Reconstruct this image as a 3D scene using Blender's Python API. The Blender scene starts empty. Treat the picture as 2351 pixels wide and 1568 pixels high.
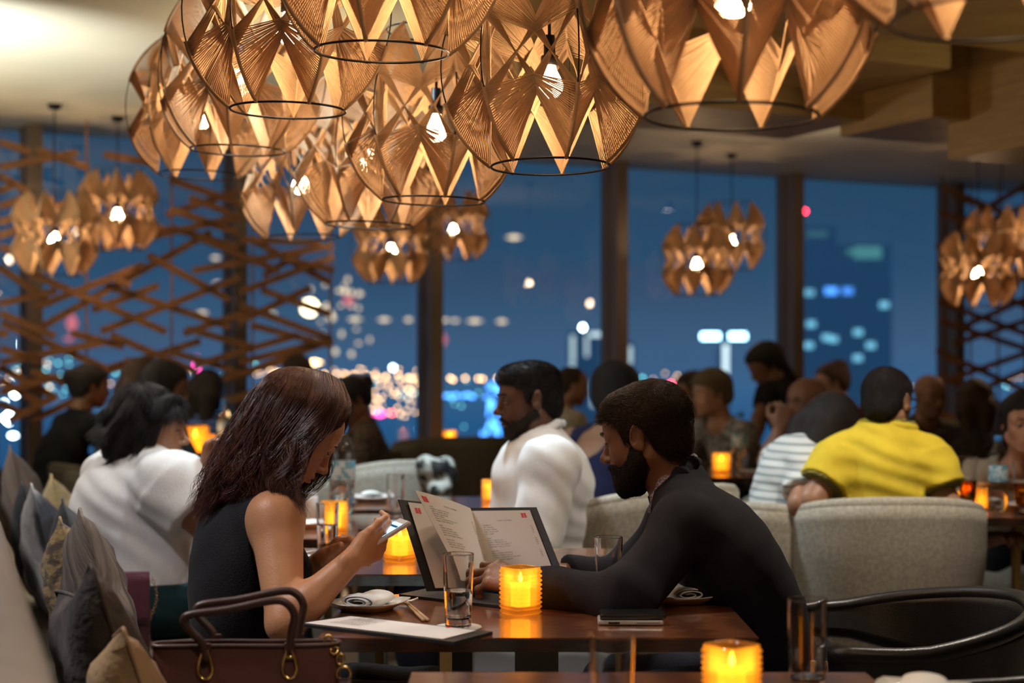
import bpy, math, random
import numpy as np
from mathutils import Vector, Matrix, Euler
C = bpy.context.scene.collection
SC = bpy.context.scene
PI = math.pi
# ---------------------------------------------------------------- camera
FPX = 3590.0; CX = 1175.5; HY = 840.0; EYE = 1.27          # focal length in pixels, horizon row, camera height
cam_d = bpy.data.cameras.new('camera'); cam = bpy.data.objects.new('camera', cam_d); C.objects.link(cam)
cam_d.sensor_width = 36; cam_d.lens = FPX*36/2351; cam_d.shift_y = (HY-784)/2351
cam_d.clip_end = 60000; cam_d.clip_start = .05
cam.location = (0, 0, EYE); cam.rotation_euler = (PI/2, 0, 0)
cam_d.dof.use_dof = True; cam_d.dof.focus_distance = 3.45; cam_d.dof.aperture_fstop = 2.45
SC.camera = cam
SC.view_settings.view_transform = 'Standard'; SC.view_settings.look = 'None'
SC.view_settings.exposure = 0.0; SC.view_settings.gamma = 1; SC.view_settings.use_curve_mapping = False
SC.cycles.use_denoising = True
SC.cycles.max_bounces = 10; SC.cycles.diffuse_bounces = 3; SC.cycles.glossy_bounces = 4
SC.cycles.transmission_bounces = 8; SC.cycles.transparent_max_bounces = 16
SC.cycles.caustics_reflective = False; SC.cycles.caustics_refractive = True; SC.cycles.blur_glossy = 1.0
SC.cycles.sample_clamp_indirect = 4.0; SC.cycles.sample_clamp_direct = 40.0
# ---------------------------------------------------------------- dusk sky
W = bpy.data.worlds.new('world'); SC.world = W; W.use_nodes = True
def N(nt, t, **kw):
    n = nt.nodes.new(t)
    for k, v in kw.items():
        if k in n.inputs.keys() if isinstance(k, str) else False: n.inputs[k].default_value = v
        else: setattr(n, k, v)
    return n
nt = W.node_tree; nt.nodes.clear()
tc = nt.nodes.new('ShaderNodeTexCoord'); sx = nt.nodes.new('ShaderNodeSeparateXYZ'); nt.links.new(tc.outputs['Generated'], sx.inputs[0])
mr = nt.nodes.new('ShaderNodeMapRange'); mr.inputs['From Min'].default_value = -.12; mr.inputs['From Max'].default_value = .28
nt.links.new(sx.outputs['Z'], mr.inputs['Value'])
ns = nt.nodes.new('ShaderNodeTexNoise'); ns.inputs['Scale'].default_value = 3.0; ns.inputs['Detail'].default_value = 4
mp = nt.nodes.new('ShaderNodeMapping'); mp.inputs['Scale'].default_value = (1, 1, 9); nt.links.new(tc.outputs['Generated'], mp.inputs[0]); nt.links.new(mp.outputs[0], ns.inputs['Vector'])
cr = nt.nodes.new('ShaderNodeValToRGB'); nt.links.new(mr.outputs[0], cr.inputs[0])
E = cr.color_ramp.elements
E[0].position = 0; E[0].color = (.010, .050, .115, 1)
E[1].position = 1; E[1].color = (.012, .040, .085, 1)
for p, c in ((.2, (.020, .105, .25)), (.27, (.048, .138, .28)), (.34, (.054, .120, .22)), (.45, (.028, .084, .165)), (.7, (.012, .056, .112))):
    e = E.new(p); e.color = (*c, 1)
mx = nt.nodes.new('ShaderNodeMix'); mx.data_type = 'RGBA'; mx.blend_type = 'MIX'
cl = nt.nodes.new('ShaderNodeMapRange'); cl.inputs['From Min'].default_value = .5; cl.inputs['From Max'].default_value = .75; cl.inputs['To Max'].default_value = .35
nt.links.new(ns.outputs[0], cl.inputs[0]); nt.links.new(cl.outputs[0], mx.inputs[0]); nt.links.new(cr.outputs[0], mx.inputs[6]); mx.inputs[7].default_value = (.07, .065, .11, 1)
bg = nt.nodes.new('ShaderNodeBackground'); bg.inputs[1].default_value = 1.0; nt.links.new(mx.outputs[2], bg.inputs[0])
wo = nt.nodes.new('ShaderNodeOutputWorld'); nt.links.new(bg.outputs[0], wo.inputs[0])

# ---------------------------------------------------------------- coordinates
TH = math.atan(.47); cT, sT = math.cos(TH), math.sin(TH)
def RM(u, v, z=0): return Vector((u*cT - v*sT, u*sT + v*cT, z))          # room frame: u along the window wall, v towards it
VWIN = 10.75*cT
def P(px, py, Y): return Vector(((px-CX)*Y/FPX, Y, EYE - (py-HY)*Y/FPX))
def PZ(px, py, z):
    Y = (EYE - z)*FPX/(py-HY); return P(px, py, Y)
# ---------------------------------------------------------------- recessed downlights of the room and added spots
def lamp(loc, power, col, size=.12, spot=None, tgt=None):
    d = bpy.data.lights.new('spot_lamp', 'SPOT'); d.energy = power*2.4; d.color = col; d.shadow_soft_size = size
    d.spot_size = math.radians(spot or 110); d.spot_blend = 1.0
    o = bpy.data.objects.new('spot_lamp', d); C.objects.link(o); o.location = loc
    if tgt is not None: o.rotation_euler = (Vector(tgt)-Vector(loc)).to_track_quat('-Z', 'Y').to_euler()
    return o
COOL = (.66, .86, 1.0); NEUT = (1, .88, .74); WARM = (1, .62, .32)
LAMPS = [((-1.7, 2.9, 2.66), 95, (.98, .95, 1), 120, 'over the bench'), ((-.35, 5.6, 2.66), 105, COOL, 120, 'over the table of the man in white'), ((1.35, 4.3, 2.66), 70, NEUT, 120, 'over the large barrel chair'), ((3.4, 5.4, 2.66), 50, NEUT, 120, 'over the right hand tables'),
         ((-2.6, 5.2, 2.66), 90, (1, .92, .82), 120, 'over the cream bench sections'), ((.3, 1.2, 2.66), 60, NEUT, 120, 'over the nearest table'), ((-.6, 4.4, 2.66), 40, COOL, 100, 'over the second table'), ((3.65, 9.6, 2.66), 45, WARM, 130, 'added to brighten the right lattice')]  # last one is added just out of view to brighten the lattice
for l in LAMPS: lamp(l[0], l[1], l[2], .1, l[3])
# first the left corner uplight, the rest unseen spots added to brighten the ceiling
lamp((-2.75, 5.8, 1.8), 150, (.85, .95, 1.0), .04, 75, (-2.45, 6.6, 2.7)); lamp((-3.6, 7.4, 1.7), 42, (1, .90, .66), .2, 130, (-1.6, 7.9, 2.7))
lamp((-.9, 6.4, 2.1), 8, (1, .85, .6), .1, 150, (-.9, 6.6, 2.7)); lamp((3.3, 5.2, 1.9), 14, (1, .85, .45), .1, 130, (2.6, 5.9, 2.6)); lamp((1.6, 8.9, 2.15), 9, (1, .80, .6), .1, 150, (1.7, 9.1, 2.7))
# ---------------------------------------------------------------- object helpers
def tag(o, label=None, cat=None, group=None, kind=None):
    if label: o['label'] = label
    if cat: o['category'] = cat
    if group: o['group'] = group
    if kind: o['kind'] = kind
    return o
def thing(name, label, cat, loc=(0, 0, 0), rz=0, group=None):
    o = bpy.data.objects.new(name, None); C.objects.link(o); o.location = loc; o.rotation_euler = (0, 0, rz); o.empty_display_size = .05
    return tag(o, label, cat, group)
def link(name, me, mat, parent=None, smooth=False, loc=None, rot=None):
    o = bpy.data.objects.new(name, me); C.objects.link(o)
    if mat is not None:
        if isinstance(mat, (list, tuple)):
            for m in mat: me.materials.append(m)
        else: me.materials.append(mat)
    if smooth: me.polygons.foreach_set('use_smooth', [True]*len(me.polygons))
    if parent is not None: o.parent = parent
    if loc is not None: o.location = loc
    if rot is not None: o.rotation_euler = rot
    return o
def copy_tree(o, parent=None):
    c = o.copy(); C.objects.link(c); c.parent = parent
    for ch in KIDS.get(o.name, None) or [x for x in o.children]: copy_tree(ch, c)
    return c
KIDS = {}
class MB:
    """collects shapes, then links them as one mesh"""
    def __init__(s): s.v = []; s.f = []; s.sm = []; s.mi = []; s.cur = 0
    def add(s, vs, fs, smooth=False, M=None):
        b = len(s.v)
        if M is not None: vs = [M @ Vector(v) for v in vs]
        s.v += [tuple(v) for v in vs]; s.f += [tuple(b+i for i in f) for f in fs]; s.sm += [smooth]*len(fs); s.mi += [s.cur]*len(fs); return s
    def box(s, lo, hi, M=None, bev=0):
        x0, y0, z0 = lo; x1, y1, z1 = hi
        if bev <= 0:
            return s.add([(x0,y0,z0),(x1,y0,z0),(x1,y1,z0),(x0,y1,z0),(x0,y0,z1),(x1,y0,z1),(x1,y1,z1),(x0,y1,z1)],
                  [(0,3,2,1),(4,5,6,7),(0,1,5,4),(1,2,6,5),(2,3,7,6),(3,0,4,7)], False, M)
        return s.rbox(lo, hi, bev, 2, M)
    def rbox(s, lo, hi, r, n=3, M=None):
        """box with rounded vertical edges and rounded top and bottom rims"""
        cx, cy = (lo[0]+hi[0])/2, (lo[1]+hi[1])/2; hx, hy = (hi[0]-lo[0])/2, (hi[1]-lo[1])/2
        r = min(r, hx*.99, hy*.99, (hi[2]-lo[2])/2*.99); rings = []
        for k in range(n+1):
            a = PI/2*k/n; rings.append((r*(1-math.sin(a)), lo[2] + r*(1-math.cos(a))))
        for k in range(n+1):
            a = PI/2*k/n; rings.append((r*(1-math.cos(a)), hi[2] - r*(1-math.sin(a))))
        vs = []; m = 4*(n+1)
        for ins, z in rings:
            for q, (sx_, sy_) in enumerate(((1,1),(-1,1),(-1,-1),(1,-1))):
                for k in range(n+1):
                    a = PI/2*(q + k/n); rr = max(r-ins, 0)
                    vs.append((cx+sx_*(hx-r)+rr*math.cos(a), cy+sy_*(hy-r)+rr*math.sin(a), z))
        fs = []
        for j in range(len(rings)-1):
            for i in range(m): fs.append((j*m+i, j*m+(i+1)%m, (j+1)*m+(i+1)%m, (j+1)*m+i))
        fs.append(tuple(range(m))[::-1]); fs.append(tuple((len(rings)-1)*m+i for i in range(m)))
        return s.add(vs, fs, False, M)
    def lathe(s, prof, n=32, M=None, smooth=True, caps=True, sq=0, hold=0):
        if hold:      # extra rings beside each corner keep long walls straight in shading
            q = [prof[0]]
            for a, b in zip(prof, prof[1:]):
                L = math.hypot(b[0]-a[0], b[1]-a[1])
                if L > hold*3: q += [(a[0]+(b[0]-a[0])*hold/L*.5, a[1]+(b[1]-a[1])*hold/L*.5), (b[0]+(a[0]-b[0])*hold/L*.5, b[1]+(a[1]-b[1])*hold/L*.5)]
                q.append(b)
            prof = q
        vs = []; fs = []; m = len(prof)
        for k in range(n):
            a = 2*PI*k/n
            c, d = math.cos(a), math.sin(a)
            if sq:
                q = (abs(c)**sq + abs(d)**sq)**(-1/sq); c *= q; d *= q
            for r, z in prof: vs.append((r*c, r*d, z))
        for k in range(n):
            k2 = (k+1) % n
            for j in range(m-1): fs.append((k*m+j, k2*m+j, k2*m+j+1, k*m+j+1))
        if caps:
            if prof[0][0] > 1e-6: fs.append(tuple(k*m for k in range(n))[::-1])
            if prof[-1][0] > 1e-6: fs.append(tuple(k*m+m-1 for k in range(n)))
        return s.add(vs, fs, smooth, M)
    def tube(s, pts, r, n=8, M=None, closed=False, smooth=True, caps=True, flat=1.0):
        pts = [Vector(p) for p in pts]; m = len(pts); rs = r if isinstance(r, (list, tuple)) else [r]*m
        vs = []; fs = []; up = None
        for i, p in enumerate(pts):
            if closed: t = pts[(i+1) % m]-pts[i-1]
            else: t = pts[min(i+1, m-1)]-pts[max(i-1, 0)]
            t.normalize()
            if up is None: up = t.orthogonal().normalized() if abs(t.z) > .9 else Vector((0, 0, 1))
            a = t.cross(up)
            if a.length < 1e-6: a = t.orthogonal()
            a.normalize(); up = a.cross(t).normalized()
            for k in range(n):
                q = 2*PI*k/n; vs.append(p + a*(rs[i]*math.cos(q)) + up*(rs[i]*flat*math.sin(q)))
        for i in range(m if closed else m-1):
            j = (i+1) % m
            for k in range(n):
                k2 = (k+1) % n; fs.append((i*n+k, i*n+k2, j*n+k2, j*n+k))
        if not closed and caps: fs.append(tuple(range(n))[::-1]); fs.append(tuple((m-1)*n+k for k in range(n)))
        return s.add(vs, fs, smooth, M)
    def grid(s, fn, nu, nv, smooth=True, M=None, closed_u=False, flip=False):
        vs = [fn(i/(nu if closed_u else nu-1), j/(nv-1)) for i in range(nu) for j in range(nv)]
        fs = []
        for i in range(nu if closed_u else nu-1):
            a = i; b = (i+1) % nu
            for j in range(nv-1):
                f = (a*nv+j, b*nv+j, b*nv+j+1, a*nv+j+1); fs.append(f[::-1] if flip else f)
        return s.add(vs, fs, smooth, M)
    def slab(s, fn, nu, nv, th, M=None, smooth=True):
        """a closed sheet of thickness th around the surface fn(u, v)"""
        top = [[Vector(fn(i/(nu-1), j/(nv-1))) for j in range(nv)] for i in range(nu)]
        vs = []
        for side in (1, -1):
            for i in range(nu):
                for j in range(nv):
                    du = top[min(i+1, nu-1)][j]-top[max(i-1, 0)][j]; dv = top[i][min(j+1, nv-1)]-top[i][max(j-1, 0)]
                    nn = du.cross(dv)
                    if nn.length > 1e-12: nn.normalize()
                    vs.append(top[i][j]+nn*(side*th/2))
        o = nu*nv; fs = []
        for i in range(nu-1):
            for j in range(nv-1):
                a, b, c, d = i*nv+j, (i+1)*nv+j, (i+1)*nv+j+1, i*nv+j+1
                fs += [(a, b, c, d), (o+d, o+c, o+b, o+a)]
        for i in range(nu-1): fs += [(i*nv, o+i*nv, o+(i+1)*nv, (i+1)*nv), (i*nv+nv-1, (i+1)*nv+nv-1, o+(i+1)*nv+nv-1, o+i*nv+nv-1)]
        for j in range(nv-1): fs += [(j, j+1, o+j+1, o+j), ((nu-1)*nv+j, o+(nu-1)*nv+j, o+(nu-1)*nv+j+1, (nu-1)*nv+j+1)]
        return s.add(vs, fs, smooth, M)
    def mesh(s, name):
        me = bpy.data.meshes.new(name); me.from_pydata(s.v, [], s.f); me.polygons.foreach_set('use_smooth', s.sm); me.polygons.foreach_set('material_index', s.mi); me.update(); return me
    def build(s, name, mat, parent=None, loc=None, rot=None): return link(name, s.mesh(name), mat, parent, False, loc, rot)
def T(x=0, y=0, z=0, rz=0, rx=0, ry=0, sc=1):
    return Matrix.Translation((x, y, z)) @ Euler((rx, ry, rz)).to_matrix().to_4x4() @ Matrix.Scale(sc, 4)
# ---------------------------------------------------------------- materials
def _m(name):
    m = bpy.data.materials.new(name); m.use_nodes = True; nt = m.node_tree; nt.nodes.clear()
    out = nt.nodes.new('ShaderNodeOutputMaterial'); return m, nt, out
def mat(name, col, rough=.5, metal=0, col2=None, scale=20, detail=3, bump=0, bscale=None, coat=0, sheen=0, spec=.5, stretch=None, kind='noise', emit=None, es=0, sss=0, trans=0, ior=1.45, lo=.35, hi=.65, coatr=.08, bstretch=None, attr=None, acol=None):
    m, nt, out = _m(name); b = nt.nodes.new('ShaderNodeBsdfPrincipled'); nt.links.new(b.outputs[0], out.inputs[0])
    I = b.inputs; I['Base Color'].default_value = (*col, 1); I['Roughness'].default_value = rough; I['Metallic'].default_value = metal
    I['Coat Weight'].default_value = coat; I['Coat Roughness'].default_value = coatr; I['Sheen Weight'].default_value = sheen; I['Specular IOR Level'].default_value = spec
    I['Transmission Weight'].default_value = trans; I['IOR'].default_value = ior
    if sss: I['Subsurface Weight'].default_value = sss; I['Subsurface Radius'].default_value = (1, .35, .2); I['Subsurface Scale'].default_value = .012
    if emit: I['Emission Color'].default_value = (*emit, 1); I['Emission Strength'].default_value = es
    tc = nt.nodes.new('ShaderNodeTexCoord'); vec = tc.outputs['Object']
    def mapped(st):
        if not st: return vec
        mp = nt.nodes.new('ShaderNodeMapping'); mp.inputs['Scale'].default_value = st; nt.links.new(vec, mp.inputs[0]); return mp.outputs[0]
    def tex(kind, scale, st):
        if kind == 'wave':
            t = nt.nodes.new('ShaderNodeTexWave'); t.inputs['Scale'].default_value = scale; t.inputs['Distortion'].default_value = 3; t.inputs['Detail'].default_value = detail; t.inputs['Detail Scale'].default_value = 1.5
        elif kind == 'voronoi': t = nt.nodes.new('ShaderNodeTexVoronoi'); t.inputs['Scale'].default_value = scale
        else: t = nt.nodes.new('ShaderNodeTexNoise'); t.inputs['Scale'].default_value = scale; t.inputs['Detail'].default_value = detail
        nt.links.new(mapped(st), t.inputs['Vector']); return t.outputs[1] if kind in ('wave',) else t.outputs[0]
    base = None
    if col2:
        t = tex(kind, scale, stretch); r = nt.nodes.new('ShaderNodeMapRange'); r.inputs['From Min'].default_value = lo; r.inputs['From Max'].default_value = hi
        nt.links.new(t, r.inputs[0]); x = nt.nodes.new('ShaderNodeMix'); x.data_type = 'RGBA'; nt.links.new(r.outputs[0], x.inputs[0])
        x.inputs[6].default_value = (*col, 1); x.inputs[7].default_value = (*col2, 1); base = x.outputs[2]
    if attr:
        a = nt.nodes.new('ShaderNodeAttribute'); a.attribute_name = attr; x = nt.nodes.new('ShaderNodeMix'); x.data_type = 'RGBA'; nt.links.new(a.outputs['Fac'], x.inputs[0])
        if base: nt.links.new(base, x.inputs[6])
        else: x.inputs[6].default_value = (*col, 1)
        x.inputs[7].default_value = (*acol, 1); base = x.outputs[2]
    if base: nt.links.new(base, I['Base Color'])
    if bump:
        bp = nt.nodes.new('ShaderNodeBump'); bp.inputs['Strength'].default_value = 1; bp.inputs['Distance'].default_value = bump
        t = tex('noise', bscale or scale, bstretch or stretch); nt.links.new(t, bp.inputs['Height']); nt.links.new(bp.outputs[0], I['Normal'])
    return m
def emis(name, col, s, sample=False):
    m, nt, out = _m(name); e = nt.nodes.new('ShaderNodeEmission'); e.inputs[0].default_value = (*col, 1); e.inputs[1].default_value = s; nt.links.new(e.outputs[0], out.inputs[0])
    m.cycles.emission_sampling = 'AUTO' if sample else 'NONE'; return m
def glass(name, col=(1, 1, 1), rough=0, ior=1.45):
    m, nt, out = _m(name); e = nt.nodes.new('ShaderNodeBsdfGlass'); e.inputs['Color'].default_value = (*col, 1); e.inputs['Roughness'].default_value = rough; e.inputs['IOR'].default_value = ior
    nt.links.new(e.outputs[0], out.inputs[0]); return m
def pane(name, tint=(1, 1, 1), f0=.04, transl=0, tcol=(1, 1, 1), rough=0.0, spec=1.0):
    """thin clear sheet: transparent with fresnel mirror reflection, optionally a scattering share"""
    m, nt, out = _m(name); t = nt.nodes.new('ShaderNodeBsdfTransparent'); t.inputs[0].default_value = (*tint, 1); g = nt.nodes.new('ShaderNodeBsdfGlossy'); g.inputs['Roughness'].default_value = rough
    g.inputs[0].default_value = (spec, spec, spec, 1)
    lw = nt.nodes.new('ShaderNodeLayerWeight'); lw.inputs[0].default_value = .22
    mr = nt.nodes.new('ShaderNodeMapRange'); mr.inputs['To Min'].default_value = f0; mr.inputs['To Max'].default_value = 1; mr.inputs['From Min'].default_value = 0
    pw = nt.nodes.new('ShaderNodeMath'); pw.operation = 'POWER'; pw.inputs[1].default_value = 3; nt.links.new(lw.outputs['Facing'], pw.inputs[0]); nt.links.new(pw.outputs[0], mr.inputs[0])
    a = t.outputs[0]
    if transl:
        d = nt.nodes.new('ShaderNodeBsdfTranslucent'); d.inputs[0].default_value = (*tcol, 1); x = nt.nodes.new('ShaderNodeMixShader'); x.inputs[0].default_value = transl
        nt.links.new(a, x.inputs[1]); nt.links.new(d.outputs[0], x.inputs[2]); a = x.outputs[0]
    x = nt.nodes.new('ShaderNodeMixShader'); nt.links.new(mr.outputs[0], x.inputs[0]); nt.links.new(a, x.inputs[1]); nt.links.new(g.outputs[0], x.inputs[2]); nt.links.new(x.outputs[0], out.inputs[0]); return m
def cloth_translucent(name, col, transl, rough=.9, bump=0, bscale=400):
    m, nt, out = _m(name); d = nt.nodes.new('ShaderNodeBsdfDiffuse'); d.inputs[0].default_value = (*col, 1); t = nt.nodes.new('ShaderNodeBsdfTranslucent'); t.inputs[0].default_value = (*col, 1)
    tc = nt.nodes.new('ShaderNodeTexCoord'); n = nt.nodes.new('ShaderNodeTexNoise'); n.inputs['Scale'].default_value = 40; nt.links.new(tc.outputs['Object'], n.inputs['Vector'])
    x = nt.nodes.new('ShaderNodeMix'); x.data_type = 'RGBA'; nt.links.new(n.outputs[0], x.inputs[0]); x.inputs[6].default_value = (*[c*.75 for c in col], 1); x.inputs[7].default_value = (*[min(1, c*1.2) for c in col], 1)
    nt.links.new(x.outputs[2], d.inputs[0]); nt.links.new(x.outputs[2], t.inputs[0])
    s = nt.nodes.new('ShaderNodeMixShader'); s.inputs[0].default_value = transl; nt.links.new(d.outputs[0], s.inputs[1]); nt.links.new(t.outputs[0], s.inputs[2]); nt.links.new(s.outputs[0], out.inputs[0]); return m
M = {}
M['ceiling'] = mat('ceiling_plaster', (.66, .58, .42), .6, col2=(.62, .55, .40), scale=2)
M['bulkhead'] = mat('bulkhead_plaster', (.55, .47, .37), .5)
M['wood_dark'] = mat('walnut', (.16, .062, .026), .25, col2=(.075, .026, .012), scale=3, kind='wave', stretch=(1, 14, 14), coat=.5, coatr=.12)
M['wood_slat'] = mat('slat_wood', (.33, .155, .06), .5, col2=(.20, .085, .033), scale=6, stretch=(1, 1, 8))
M['wood_baffle'] = mat('baffle_veneer', (.42, .27, .10), .45, col2=(.33, .20, .075), scale=4, stretch=(1, 1, 12))
M['mullion'] = mat('bronze_mullion', (.21, .16, .125), .4, metal=.1)
M['floor'] = mat('floor_stone', (.30, .25, .20), .45, col2=(.10, .08, .07), scale=1.3, lo=.45, hi=.55)
M['wall'] = mat('wall_paint', (.20, .15, .11), .7)
M['black_metal'] = mat('black_metal', (.012, .011, .012), .4, metal=.6)
M['window_glass'] = pane('window_glass', (.96, .98, 1), .05)
M['string'] = cloth_translucent('jute_string', (.70, .47, .28), .36)
M['string_dark'] = mat('wrapped_jute', (.45, .32, .2), .8)
# ---------------------------------------------------------------- room shell
CEIL = 2.70
U0, U1, V0, V1 = -5.2, 9.5, -3.2, VWIN
def room_box(name, u0, u1, v0, v1, z0, z1, m, **kw):
    b = MB(); b.box((u0, v0, z0), (u1, v1, z1)); o = b.build(name, m); o.rotation_euler = (0, 0, TH); return tag(o, kind='structure', **kw)
room_box('floor', U0-.2, U1+.2, V0-.2, V1+.2, -.1, 0, M['floor'])
room_box('ceiling', U0-.2, U1+.2, V0-.2, V1+.2, CEIL, CEIL+.15, M['ceiling'])
room_box('wall_back', U0-.2, U1+.2, V0-.2, V0, 0, CEIL, M['wall'])
room_box('wall_left', U0-.2, U0, V0, V1+.2, 0, CEIL, M['wall'])
room_box('wall_right', U1, U1+.2, V0, V1+.2, 0, CEIL, M['wall'])
room_box('wall_window_side', U0, U1, V1-.02, V1+.2, 0, .62, M['wall'])
room_box('trim_1', U0, U1, V1-.18, V1+.02, .62, .66, M['wood_dark'])
def u_at(px):      # where the sight line through column px meets the window wall
    k = (px-CX)/FPX; Y = VWIN/(cT - k*sT); return k*Y*cT + Y*sT
cols = [72, 538, 984, 1406, 1808, 2176]
us = [u_at(p) for p in cols]; du = us[1]-us[0]
us = [us[0]-2*du, us[0]-du] + us + [us[-1]+1.55]
for i, u in enumerate(us[1:]):
    b = MB(); b.box((u-.045, V1-.15, .66), (u+.045, V1+.04, CEIL)); b.box((u-.062, V1-.03, .66), (u+.062, V1+.06, CEIL))
    o = b.build('trim_%d' % (i+2), M['mullion']); o.rotation_euler = (0, 0, TH); tag(o, kind='structure')
for i in range(len(us)-1):
    b = MB(); b.box((us[i]+.062, V1+.01, .66), (us[i+1]-.062, V1+.022, CEIL)); o = b.build('window_%d' % (i+1), M['window_glass']); o.rotation_euler = (0, 0, TH); tag(o, kind='structure')
# stepped timber boxes under the ceiling on the right
def baffle(px, py, z, du, dv, h, mt, name='ceiling_baffle', label=''):
    """px, py: the near right lower corner of the box as the sight line to height z"""
    Y = (z-EYE)*FPX/(HY-py); p = P(px, py, Y); u = p.x*cT + p.y*sT; v = -p.x*sT + p.y*cT
    b = MB(); b.box((u-du, v, z), (u, v+dv, z+h)); o = b.build(name, mt); o.rotation_euler = (0, 0, TH); tag(o, label, 'ceiling panel', 'stepped timber boxes under the ceiling'); return o
def bx(px, py, z, uL, uR, v0, v1, h, label):
    Y = (z-EYE)*FPX/(HY-py); p = P(px, py, Y); b = MB(); b.box((-uL, -v0, 0), (uR, v1, h)); o = b.build('ceiling_panel', M['wood_baffle']); o.location = p; o.rotation_euler = (0, 0, TH)
    tag(o, label, 'ceiling panel', 'stepped timber boxes under the ceiling')
bx(2040, 85, 2.50, .45, 2.6, 2.6, 0, .15, 'highest timber ceiling box, its lit underside at the upper right')
bx(2183, 158, 2.46, .62, 0, 0, .62, .20, 'timber ceiling box just right of the largest lantern')
bx(2141, 268, 2.30, 0, 1.3, 0, .62, .40, 'timber ceiling box in the middle of the stepped group')
bx(2177, 366, 2.15, 0, 1.6, .75, 0, .50, 'lowest timber ceiling box above the right lattice')
bx(1802, 319, 2.35, 1.7, 0, .62, 0, .35, 'timber ceiling box behind the ring of the largest lantern')
bx(1990, 60, 2.56, 1.6, 0, .5, .3, .13, 'timber ceiling box mostly hidden behind the largest lantern')
# recessed ceiling lights
FIX = emis('downlight_glow', (1, .9, .78), 22)
for i, l in enumerate(LAMPS):
    t = thing('ceiling_light', 'round recessed ceiling light '+l[4], 'ceiling light', (l[0][0], l[0][1], l[0][2]+.03), 0, 'recessed ceiling lights')
    b = MB(); b.lathe([(.055, 0), (.075, 0), (.078, .008), (.060, .012), (.055, .01)], 24, caps=False); b.build('frame', M['black_metal'], t)
    b = MB(); b.lathe([(0, .006), (.054, .006), (.054, .009), (0, .009)], 20); b.build('diffuser', FIX, t)
# ---------------------------------------------------------------- lattice screens before the glass
def on_plane(px, py, v):
    k = (px-CX)/FPX; Y = v/(cT-k*sT); p = P(px, py, Y); return p.x*cT+p.y*sT, p.z
SEG_L = [(0,190,395,115),(190,95,460,195),(0,228,150,312),(530,125,760,165),(870,250,1230,372),(860,432,1240,305),(870,405,1215,525),(975,345,1190,425),(0,312,70,275),(0,392,130,345),(0,470,330,375),
 (210,1012,1090,520),(520,605,1240,440),(0,890,290,822),(0,700,272,892),(160,738,850,1035),(180,910,740,690),(545,795,1190,1010),(590,765,665,797),(520,1032,1230,755),(480,922,820,795),(0,940,280,1058),(10,988,560,1230),(370,1040,640,1110),
 (0,1192,520,1090),(570,1050,1010,1240),(540,1240,1035,1080),(1000,1205,1530,1050),(760,640,1180,870),(820,500,880,512),(1000,545,1430,722),(990,720,1715,590),(1320,570,1705,782),(1710,650,1230,832),(1345,818,1700,945),(1600,808,1230,985),(1285,1000,1700,1105),
 (1712,1075,1180,1275),(950,1042,1280,930),(955,1018,1290,1112),(1230,1192,1640,1090),(1360,745,1560,620),(1450,660,1712,720),(1240,900,1700,1070),(0,1215,285,1372),(0,1345,300,1262),(0,1280,200,1400),(0,1405,140,1462),(40,1492,290,1362),(160,1238,480,1335),(160,1495,420,1370),
 (1095,1290,1460,1180),(640,1180,980,1300),(960,1330,1300,1240),(1150,1390,1500,1290),(850,1130,1200,1230),(300,1300,700,1180),(0,1120,200,1180),(0,60,160,110),(-60,560,200,470),(-60,1040,40,1045),(880,500,1220,600),(480,300,800,380),(0,600,140,640),(1240,560,1650,575)]
def lattice(label, segs, v):
    b = MB(); us_ = []
    for i, (a, c, d_, e) in enumerate(segs):
        u0, z0 = on_plane(a, c, v); u1, z1 = on_plane(d_, e, v); L = math.hypot(u1-u0, z1-z0); an = math.atan2(z1-z0, u1-u0); off = (-.022, 0, .022)[i % 3]
        Mx = Matrix.Translation(((u0+u1)/2, v+off, (z0+z1)/2)) @ Matrix.Rotation(-an, 4, 'Y'); b.box((-L/2, -.010, -.021), (L/2, .010, .021), Mx); us_ += [u0, u1]
    lo, hi = min(us_), max(us_)
    for u in np.linspace(lo+.05, hi-.02, 5): b.box((u-.006, v-.005, .66), (u+.006, v+.005, CEIL))
    o = b.build('lattice_screen', M['wood_slat']); o.rotation_euler = (0, 0, TH); tag(o, label, 'screen', 'timber lattice screens before the windows')
VL = VWIN-.42
lattice('crisscross timber lattice screen before the left windows', [(a/2.24, 300+c/2.24, e/2.24, 300+f/2.24) for a, c, e, f in SEG_L], VL)
rr_ = random.Random(5); SEG_R = []
for k in range(9):
    y = 425+k*64; SEG_R.append((2150+rr_.uniform(0, 14), y+rr_.uniform(-12, 12), 2420, y+100+rr_.uniform(-25, 25)))
    y += rr_.uniform(-10, 20); SEG_R.append((2152+rr_.uniform(0, 60), y+60+rr_.uniform(-15, 15), 2420, y-35+rr_.uniform(-20, 20)))
    if k % 3 == 0: SEG_R.append((2170+rr_.uniform(0, 50), y+rr_.uniform(-9, 9), 2250+rr_.uniform(0, 60), y+30+rr_.uniform(-8, 8)))
lattice('crisscross timber lattice screen before the right windows', SEG_R, VL)
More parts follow.
